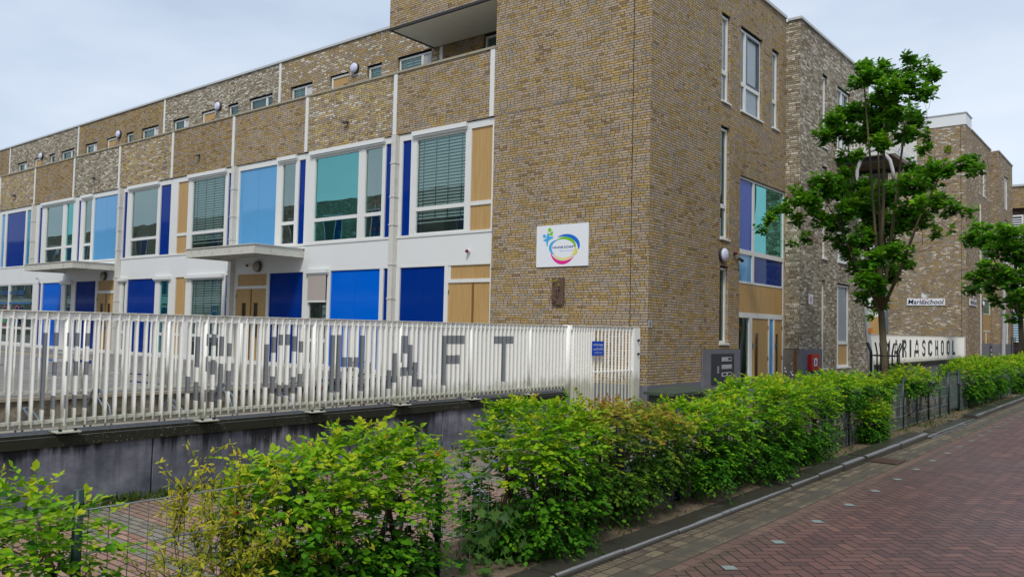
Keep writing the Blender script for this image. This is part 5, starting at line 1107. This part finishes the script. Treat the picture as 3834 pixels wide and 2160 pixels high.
def hedge(label, y0, y1, top, low, x0=-4.72, x1=-3.78, dens=1.0, mat=None, lsize=.055, legs=4, seed=1, loose=.0, group=None, flame=.0):
    """hornbeam bush: sprays of leaves on an irregular rounded box"""
    r = np.random.default_rng(seed); e = empty('hedge_bush', ((x0+x1)/2, (y0+y1)/2, 0), label, 'hedge', group)
    L_ = y1-y0; ns = int(dens*(L_+.6)*((x1-x0)+2*(np.mean([top(y0+.3*L_), top(y0+.7*L_)])-low))*210)
    ph = r.uniform(0, 6, 8)
    def amp(y, th): return 1+.10*np.sin(y*3.1+ph[0]+2*th)+.09*np.sin(y*6.3+ph[1]-th*3)+.06*np.sin(y*11+ph[2]+th*5)
    P_, D_, N_, S_, T_ = [], [], [], [], []
    ys = r.uniform(y0, y1, ns); th = r.uniform(0, 2*np.pi, ns)
    cxm, hw = (x0+x1)/2, (x1-x0)/2
    for k in range(ns):
        y, t = ys[k], th[k]; zt = top(y)+.035*math.sin(y*7+ph[3])+.03*math.sin(y*17+ph[4]); zl = low+.10*math.sin(y*4+ph[5])+.07*math.sin(y*9.7+ph[6]); cz, hh = (zt+zl)/2, (zt-zl)/2
        ce, se = math.cos(t), math.sin(t); q = .62; ex = math.copysign(abs(ce)**q, ce); ez = math.copysign(abs(se)**q, se)
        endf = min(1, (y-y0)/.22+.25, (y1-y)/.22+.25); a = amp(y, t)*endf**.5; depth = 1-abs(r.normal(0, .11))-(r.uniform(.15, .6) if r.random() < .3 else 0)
        p = np.array([cxm+hw*ex*a*depth, y, cz+hh*ez*depth*(1 if ez > 0 else endf**.4)])
        ny_ = (-1 if y-y0 < .2 else (1 if y1-y < .2 else 0))*.8
        nrm = np.array([ce*1.1, ny_, se*.9]); nrm /= np.linalg.norm(nrm)+1e-6
        d = nrm*.75+np.array([r.normal(0, .35), r.normal(0, .55), r.normal(0, .25)+.12]); d /= np.linalg.norm(d)
        ln = r.uniform(.10, .2)*(1.9 if r.random() < .07+loose else 1); nl = int(5+ln*22); side = np.cross(d, (0, 0, 1)); side /= np.linalg.norm(side)+1e-6
        tone = np.clip(.34+.26*ez+.10*r.normal()+.12*(depth-.8), .02, .86)  # inner sprays toned darker as painted shade; tops yellower as young growth
        for i in range(nl):
            f = i/(nl-1); pos = p+d*ln*(f-.25)+np.array([0, 0, -.35*ln*f*f]); s = 1 if i % 2 else -1
            ld = d*.7+side*s*.75+np.array([0, 0, -.28+.1*r.normal()]) if i < nl-1 else d+np.array([0, 0, -.2])
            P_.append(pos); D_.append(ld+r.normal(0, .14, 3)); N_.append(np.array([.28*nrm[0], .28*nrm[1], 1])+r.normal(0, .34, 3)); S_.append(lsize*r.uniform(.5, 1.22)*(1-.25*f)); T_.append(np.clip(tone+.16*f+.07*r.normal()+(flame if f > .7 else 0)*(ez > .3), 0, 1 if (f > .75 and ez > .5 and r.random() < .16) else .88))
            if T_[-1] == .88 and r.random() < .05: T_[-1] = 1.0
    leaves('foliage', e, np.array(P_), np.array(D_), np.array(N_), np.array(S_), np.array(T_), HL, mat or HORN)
    mb = MB()
    for i in range(legs):
        y = y0+L_*(i+.5)/legs+r.uniform(-.1, .1); pts = [(cxm+r.uniform(-.04, .04), y, -.02)]
        for z in (.25, .55, max(.8, low+.3)): pts.append((pts[-1][0]+r.uniform(-.06, .06), pts[-1][1]+r.uniform(-.08, .08), z))
        mb.tube(pts, [.026, .022, .018, .01], BARK if low > .3 else TWIG, 7)
        for q in range(9):
            b0_ = Vector(pts[1+q % 2]); mb.tube([b0_, b0_+Vector((r.uniform(-.14, .14), r.uniform(-.15, .15), r.uniform(.0, .12))), b0_+Vector((r.uniform(-.22, .22), r.uniform(-.25, .25), r.uniform(.08, .26)))], [.008, .006, .003], TWIG, 5)
    mb.build('stems', e, True)
    return e
HG = 'hornbeam bushes along the wire fence'
def tf(pts):
    xs, zs = zip(*pts); return lambda y: float(np.interp(y, xs, zs))
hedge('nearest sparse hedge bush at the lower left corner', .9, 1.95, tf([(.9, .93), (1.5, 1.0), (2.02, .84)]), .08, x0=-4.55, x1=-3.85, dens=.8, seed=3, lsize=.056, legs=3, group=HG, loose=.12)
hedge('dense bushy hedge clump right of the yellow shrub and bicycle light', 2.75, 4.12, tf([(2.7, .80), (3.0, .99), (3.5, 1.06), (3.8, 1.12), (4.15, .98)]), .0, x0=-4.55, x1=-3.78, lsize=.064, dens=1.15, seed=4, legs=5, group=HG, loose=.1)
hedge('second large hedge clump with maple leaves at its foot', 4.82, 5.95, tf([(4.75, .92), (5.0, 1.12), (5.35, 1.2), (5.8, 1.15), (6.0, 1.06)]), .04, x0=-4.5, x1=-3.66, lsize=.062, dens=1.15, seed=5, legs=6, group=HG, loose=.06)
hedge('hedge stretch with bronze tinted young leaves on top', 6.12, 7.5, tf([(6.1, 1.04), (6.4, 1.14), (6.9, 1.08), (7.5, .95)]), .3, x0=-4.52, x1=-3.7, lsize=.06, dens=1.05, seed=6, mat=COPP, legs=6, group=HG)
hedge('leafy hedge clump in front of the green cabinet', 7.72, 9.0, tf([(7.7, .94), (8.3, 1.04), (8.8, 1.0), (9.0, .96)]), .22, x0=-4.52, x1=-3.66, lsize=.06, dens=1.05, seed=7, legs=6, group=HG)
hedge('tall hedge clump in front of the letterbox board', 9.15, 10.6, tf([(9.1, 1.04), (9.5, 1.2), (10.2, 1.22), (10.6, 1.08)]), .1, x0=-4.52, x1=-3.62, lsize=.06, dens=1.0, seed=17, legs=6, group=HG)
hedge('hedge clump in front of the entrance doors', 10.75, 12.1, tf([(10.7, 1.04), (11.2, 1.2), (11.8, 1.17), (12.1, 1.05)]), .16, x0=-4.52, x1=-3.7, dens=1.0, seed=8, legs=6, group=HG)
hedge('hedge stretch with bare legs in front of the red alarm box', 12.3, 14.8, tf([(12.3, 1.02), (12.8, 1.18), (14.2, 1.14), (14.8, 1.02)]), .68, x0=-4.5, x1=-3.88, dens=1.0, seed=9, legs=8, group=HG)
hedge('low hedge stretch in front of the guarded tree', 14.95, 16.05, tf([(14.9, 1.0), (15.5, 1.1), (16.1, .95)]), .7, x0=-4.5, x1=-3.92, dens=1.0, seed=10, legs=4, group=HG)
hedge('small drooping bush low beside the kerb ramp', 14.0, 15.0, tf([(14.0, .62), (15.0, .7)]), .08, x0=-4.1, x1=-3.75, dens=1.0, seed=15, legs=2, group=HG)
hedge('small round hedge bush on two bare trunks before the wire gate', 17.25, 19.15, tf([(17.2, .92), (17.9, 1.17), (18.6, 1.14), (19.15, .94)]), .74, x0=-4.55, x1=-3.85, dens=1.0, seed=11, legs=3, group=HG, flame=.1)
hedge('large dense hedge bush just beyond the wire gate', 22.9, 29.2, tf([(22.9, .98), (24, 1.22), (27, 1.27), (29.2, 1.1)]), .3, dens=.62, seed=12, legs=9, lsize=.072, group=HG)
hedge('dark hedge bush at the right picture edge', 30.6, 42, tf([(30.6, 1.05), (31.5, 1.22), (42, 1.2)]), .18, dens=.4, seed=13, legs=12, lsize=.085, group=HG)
# maple seedling leaves at the foot of the second clump
e = empty('maple_seedling', (-4.0, 4.75, 0), 'large lobed maple leaves hanging at the foot of the second hedge clump', 'plant'); n = 75; r = np.random.default_rng(5)
pp = np.stack([-3.95+r.uniform(-.16, .12, n), r.uniform(4.45, 5.15, n), r.uniform(.08, .52, n)], 1)
leaves('foliage', e, pp, np.stack([r.uniform(.2, .9, n), r.normal(0, .5, n), r.uniform(-1, -.2, n)], 1), np.stack([r.uniform(.5, 1, n), r.normal(-.2, .3, n), r.uniform(.2, .8, n)], 1), r.uniform(.08, .13, n), r.uniform(0, 1, n), MP, MAPL)
mb = MB(); mb.tube([(-4.05, 4.75, 0), (-4.0, 4.8, .3), (-3.98, 4.85, .55)], [.012, .008, .004], TWIG, 6); mb.build('stems', e)
# yellow privet between the first two bushes
e = empty('privet_shrub', (-4.15, 2.35, 0), 'sparse yellow leaved shrub grown through the wire fence', 'shrub'); r = np.random.default_rng(21); mb = MB(); P_, D_, N_, S_, T_ = [], [], [], [], []
def sprig(p, d, ln, lv):
    pts = [p]; 
    for i in range(5): d = (d+Vector(r.normal(0, .22, 3))+Vector((0, 0, .05))).normalized(); pts.append(pts[-1]+d*ln/5)
    mb.tube(pts, [.0055*(.5 if lv else 1)*(1-.15*i) for i in range(6)], TWIG, 5)
    for i in range(1, 6):
        q = pts[i]
        if lv < 2 and i > 1:
            for _ in range(1 if lv else 2): sprig(q, (d+Vector(r.normal(0, .75, 3))).normalized(), ln*.55, lv+1)
        if lv >= 1:
            for _ in range(3):
                P_.append(np.array(q)+r.normal(0, .01, 3)); D_.append(np.array(d)*.6+r.normal(0, .6, 3)); N_.append(np.array([.3, 0, 1])+r.normal(0, .5, 3)); S_.append(r.uniform(.028, .05)); T_.append(np.clip(.35+.4*(q.z/.8)+r.normal(0, .2), 0, 1))
for i in range(6): sprig(Vector((-4.15+r.normal(0, .05), 2.1+i*.1, 0.02)), Vector((r.normal(0, .15), r.normal(.0, .5), 1)).normalized(), r.uniform(.45, .72), 0)
sprig(Vector((-4.12, 2.42, .25)), Vector((0, .25, 1)).normalized(), .55, 0)
leaves('foliage', e, np.array(P_), np.array(D_), np.array(N_), np.array(S_), np.array(T_), PV, PRIV); mb.build('stems', e, True)
# weeds on the soil strip
e = empty('weeds', (-4, 15, 0)); e['kind'] = 'stuff'; r = np.random.default_rng(8); n = 5200
yy = np.concatenate([r.uniform(2, 30, n//2), r.normal(14.5, .6, n//8), r.normal(17.5, .7, n//8), r.normal(20.2, .7, n//8), r.normal(23.8, .8, n//8)]); n = len(yy)
xx = np.where(r.random(n) < .6, -4.25+r.normal(0, .16, n), r.uniform(-4.6, -3.65, n)); keep = np.sin(yy*2.1)+np.sin(yy*5.3+1)+r.normal(0, .8, n) > -.2
pp = np.stack([xx, yy, np.full(n, .03)], 1)[keep]; n = len(pp)
ob_ = leaves('weeds', e, pp, np.stack([r.normal(0, .5, n), r.normal(0, .5, n), r.uniform(.4, 1.2, n)], 1), np.stack([r.normal(0, 1, n), r.normal(0, 1, n), r.uniform(0, .6, n)], 1), r.uniform(.03, .085, n), r.uniform(0, .9, n), PV, leaf_mat('weed leaf', [(0, (.04, .08, .02)), (.6, (.10, .16, .03)), (1, (.28, .24, .10))]))
ob_['kind'] = 'stuff'; ob_.parent = None; ob_.location = worldloc(e); bpy.data.objects.remove(e)
# weeds at the foot of the wall
n = 900; pp = np.stack([r.uniform(-8.26, -8.0, n), np.concatenate([r.normal(4.1, .35, n//3), r.normal(6.2, .6, n//3), r.uniform(2, 11, n-2*(n//3))]), np.zeros(n)], 1)
e = empty('wall_weeds', (-8.2, 5, 0)); o = leaves('wall_weeds', e, pp, np.stack([r.normal(.2, .4, n), r.normal(0, .5, n), r.uniform(.3, 1.2, n)], 1), np.stack([r.normal(0, 1, n), r.normal(0, 1, n), r.uniform(0, .6, n)], 1), r.uniform(.03, .1, n), r.uniform(0, .7, n), PV, bpy.data.materials['weed leaf']); o['kind'] = 'stuff'; o.parent = None; o.location = worldloc(e); bpy.data.objects.remove(e)

# trees
def tree(name, base, fork, clusters, Yc, label, nleaf, lsize, seed, tr=.085, px2=None):
    """clusters: list of (point, radius); limbs lead from the fork to them"""
    r = np.random.default_rng(seed); e = empty(name, base, label, 'tree', 'street trees behind the hedge'); b = Vector(base); f = Vector(fork)
    mb = MB(); mid = b.lerp(f, .5)+Vector((.03, 0, 0)); mb.tube([b-Vector((0, 0, .05)), b.lerp(f, .25)+Vector((.01, 0, 0)), mid, f], [tr*1.25, tr, tr*.92, tr*.85], BARK, 12)
    segs = []      # (point, radius) available for attaching
    zt = max(c[0].z for c in clusters)
    main = [f]; p = f
    for i in range(1, 7):
        t = i/6; p = Vector((f.x+(clusters[0][0].x-f.x)*t+r.normal(0, .07), f.y+(clusters[0][0].y-f.y)*t+r.normal(0, .07), f.z+(clusters[0][0].z-f.z)*t)); main.append(p)
    mb.tube(main, [tr*.62*(1-.13*i) for i in range(7)], BARK, 9)
    for c, rad in [c_ for c_ in clusters[1:] if c_[0].z > f.z+(zt-f.z)*.45][::5][:7]:
        a = Vector((c.x, c.y, c.z)); q1 = f+(a-f)*.28+Vector((0, 0, -.05)); q2 = f+(a-f)*.62+Vector((0, 0, .12))
        mb.tube([f, q1, q2, a], [tr*.5, tr*.4, tr*.28, tr*.12], BARK, 8)
    segs += [(q, tr*.7*(1-.13*i)) for i, q in enumerate(main)]
    cl = sorted(clusters[1:], key=lambda c: (c[0]-f).length)
    P_, D_, N_, S_, T_ = [], [], [], [], []
    for c, rad in cl:
        best = min(segs, key=lambda s_: (s_[0]-c).length+max(0, s_[0].z-(c.z-.25))*2.2+(s_[0]-f).length*.15)
        a, ar = best; m1 = a.lerp(c, .35)+Vector((0, 0, -.10*(c-a).length))+Vector(r.normal(0, .05, 3)); m2 = a.lerp(c, .7)+Vector((0, 0, -.08*(c-a).length))+Vector(r.normal(0, .05, 3)); rr = max(.006, min(ar*.7, .035))
        mb.tube([a, m1, m2, c], [rr, rr*.8, rr*.6, rr*.35], BARK, 6); segs += [(m1, rr*.8), (m2, rr*.6), (c, rr*.4)]
    tot = sum(rad**2.2 for _, rad in clusters)
    for c, rad in clusters:
        for q in range(max(5, int(rad*26))):
            v = Vector(r.normal(0, 1, 3)).normalized()*rad*r.uniform(.5, 1.0); v.z *= .75; mb.tube([c, c+v*.55+Vector((0, 0, -.02)), c+v], [.007, .005, .002], TWIG, 4, False)
        nt_ = int(nleaf*rad**2.2/tot/9)
        for q in range(nt_):
            v = r.normal(0, 1, 3); v /= np.linalg.norm(v); rd = rad*r.uniform(.35, 1.08)**.8; lobe = 1+.25*math.sin(v[0]*5+c.x*9)+.2*math.sin(v[2]*6+c.z*7); tip = np.array(c)+v*rd*lobe*np.array([1, 1, .8])
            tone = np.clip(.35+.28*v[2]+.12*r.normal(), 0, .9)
            for i in range(9):
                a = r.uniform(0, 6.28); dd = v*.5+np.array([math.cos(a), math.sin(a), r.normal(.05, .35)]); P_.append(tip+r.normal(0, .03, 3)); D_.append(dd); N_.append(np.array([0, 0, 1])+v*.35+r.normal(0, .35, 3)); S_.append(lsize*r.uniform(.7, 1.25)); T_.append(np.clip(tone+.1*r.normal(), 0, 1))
    mb.build('trunk', e, True)
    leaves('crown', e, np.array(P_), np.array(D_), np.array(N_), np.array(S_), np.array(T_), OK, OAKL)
    return e
CL = [(350, 60, 34), (440, 50, 26), (485, 75, 24), (415, 95, 34), (425, 28, 18), (322, 78, 34), (300, 52, 22), (288, 95, 24), (370, 120, 40), (462, 125, 24), (490, 120, 14), (340, 165, 44), (275, 175, 38), (225, 195, 26), (190, 240, 24), (215, 225, 24), (252, 235, 32), (328, 222, 42), (395, 180, 40), (440, 205, 28), (350, 262, 26), (415, 240, 28), (285, 298, 20), (470, 240, 14), (465, 275, 18),
 (205, 370, 38), (170, 372, 22), (135, 410, 32), (92, 440, 20), (44, 468, 18), (28, 495, 15), (58, 445, 14), (160, 420, 32), (240, 395, 38), (122, 470, 20), (108, 535, 11), (190, 470, 26), (225, 480, 32), (262, 440, 32), (300, 430, 44), (360, 400, 46), (430, 380, 40), (480, 350, 34), (522, 330, 28), (575, 318, 24), (612, 335, 18), (596, 300, 16), (540, 440, 22), (500, 420, 30), (580, 450, 17), (505, 508, 15), (450, 470, 34), (385, 480, 46), (300, 520, 40), (250, 535, 30), (212, 520, 14), (330, 580, 36), (400, 560, 34), (285, 600, 22), (322, 635, 28), (372, 620, 32), (420, 592, 18), (300, 682, 19), (345, 700, 22), (322, 735, 11), (540, 500, 9), (150, 520, 16), (255, 345, 22), (430, 325, 20), (300, 235, 30), (370, 205, 30), (305, 380, 30), (250, 300, 22), (330, 480, 34), (420, 440, 30), (265, 565, 24), (365, 545, 30), (170, 445, 22), (460, 430, 22), (345, 655, 24), (300, 640, 20)]
r = np.random.default_rng(77); Y0 = 19.24; cl = []
for i, (a, b, rad) in enumerate(CL):
    px, py = 2820+a*1.3665, 180+b*1.3665; Yc = Y0+(0 if i == 0 else r.uniform(-1.5, 1.5)*(1-.35*abs(a-340)/320)); p = Vector(onyp(px, py, Yc)); cl.append((p, rad*1.3665*Yc*1.02/3051*.92))
fk = Vector(onyp(3300, 1165, Y0)); bs_ = Vector(onyp(3312, 1575, Y0)); bs_.z = 0
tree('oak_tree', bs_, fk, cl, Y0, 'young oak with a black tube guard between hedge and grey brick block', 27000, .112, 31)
# its guard
tg = empty('tree_guard', (bs_.x, Y0, 0), 'black steel tube guard round the oak trunk', 'tree guard')
for i in range(8):
    a = i*math.pi/4; c, s = math.cos(a), math.sin(a); R0 = .3; mb = MB(); mb.tube([(bs_.x+R0*c, Y0+R0*s, 0), (bs_.x+R0*c, Y0+R0*s, 1.45), (bs_.x+R0*1.25*c, Y0+R0*1.25*s, 1.66)], .017, BLACK, 7); mb.build('guard_bar', tg, True)
for z in (.35, .9, 1.38): mb = MB(); mb.tube([(bs_.x+.3*math.cos(q*math.pi/12), Y0+.3*math.sin(q*math.pi/12), z) for q in range(25)], .015, BLACK, 6, False); mb.build('guard_ring', tg, True)
# right edge tree
Y1 = 40.0; r = np.random.default_rng(5); cl = []
for i, (a, b, rad) in enumerate([(3800, 880, 40), (3670, 870, 40), (3640, 900, 28), (3700, 900, 36), (3735, 940, 34), (3765, 870, 34), (3790, 930, 40), (3828, 960, 40), (3700, 1000, 30), (3665, 1040, 34), (3640, 1085, 24), (3720, 1060, 36), (3760, 1030, 36), (3800, 1050, 40), (3850, 1030, 44), (3720, 1120, 22), (3780, 1130, 26), (3800, 1190, 20), (3880, 900, 45), (3920, 980, 50), (3950, 1080, 50), (3870, 1140, 40), (3810, 1110, 30)]):
    Yc = Y1+(0 if i == 0 else r.uniform(-1.6, 1.6)); p = Vector(onyp(a, b, Yc)); cl.append((p, rad*Yc/3051*1.05))
fk = Vector(onyp(3822, 1200, Y1)); bb = Vector(onyp(3824, 1400, Y1)); bb.z = 0
tree('oak_tree', bb, fk, cl, Y1, 'young oak at the right edge beyond the far school entrance', 12000, .17, 41, tr=.12)
tg = empty('tree_guard', (bb.x, Y1, 0), 'black tube guard round the right edge oak', 'tree guard')
for i in range(8):
    a = i*math.pi/4; c, s = math.cos(a), math.sin(a); mb = MB(); mb.tube([(bb.x+.35*c, Y1+.35*s, 0), (bb.x+.35*c, Y1+.35*s, 1.9)], .02, BLACK, 6); mb.build('guard_bar', tg, True)
# small fern growing out of the far brick face
e = empty('wall_fern', (-9.4, 47.97, 11.2), 'small green plant rooted in the upper brick face of the far school', 'plant'); n = 60; r = np.random.default_rng(9); c0 = np.array(onyp(3551, 560, 47.95))
leaves('foliage', e, c0+r.normal(0, .04, (n, 3))*[1, .3, 1], np.stack([r.normal(0, 1, n), -r.uniform(0, .6, n), r.normal(.1, 1, n)], 1), np.stack([r.normal(0, .4, n), -np.ones(n), r.normal(0, .4, n)], 1), r.uniform(.12, .24, n), r.uniform(0, .6, n), PV, PRIV)
# small litter
mb = MB(); c_ = onyp(0, 0, 1); mb.disc((-3.72, 10.25, .03), (0, 0, 1), [(.05, 0), (.055, .025), (.03, .03)], flat('green plastic', (.0, .5, .12)), 12); mb.build('plastic_lid', label='bright green plastic lid lying on the soil beside the kerb', cat='litter')

# small dead leaves and bits lying in the gutter and on the soil
r = np.random.default_rng(91); n = 420; yy = r.uniform(3, 26, n); xx = np.where(r.random(n) < .5, r.uniform(-3.45, -2.95, n), np.where(r.random(n) < .6, r.uniform(-4.6, -3.7, n), r.uniform(-2.9, 1.5, n)))
e = empty('x', (-3.2, 12, 0)); o = leaves('fallen_leaves', e, np.stack([xx, yy, np.where(xx < -3.6, .04, .008)], 1), np.stack([r.normal(0, 1, n), r.normal(0, 1, n), r.uniform(0, .25, n)], 1), np.stack([r.normal(0, .15, n), r.normal(0, .15, n), np.ones(n)], 1), r.uniform(.012, .035, n), r.uniform(0, 1, n), HL, leaf_mat('dead leaf', [(0, (.05, .09, .02)), (.3, (.16, .11, .04)), (.7, (.10, .06, .03)), (1, (.30, .24, .12))]))
o['kind'] = 'stuff'; o.parent = None; o.location = worldloc(e); bpy.data.objects.remove(e)
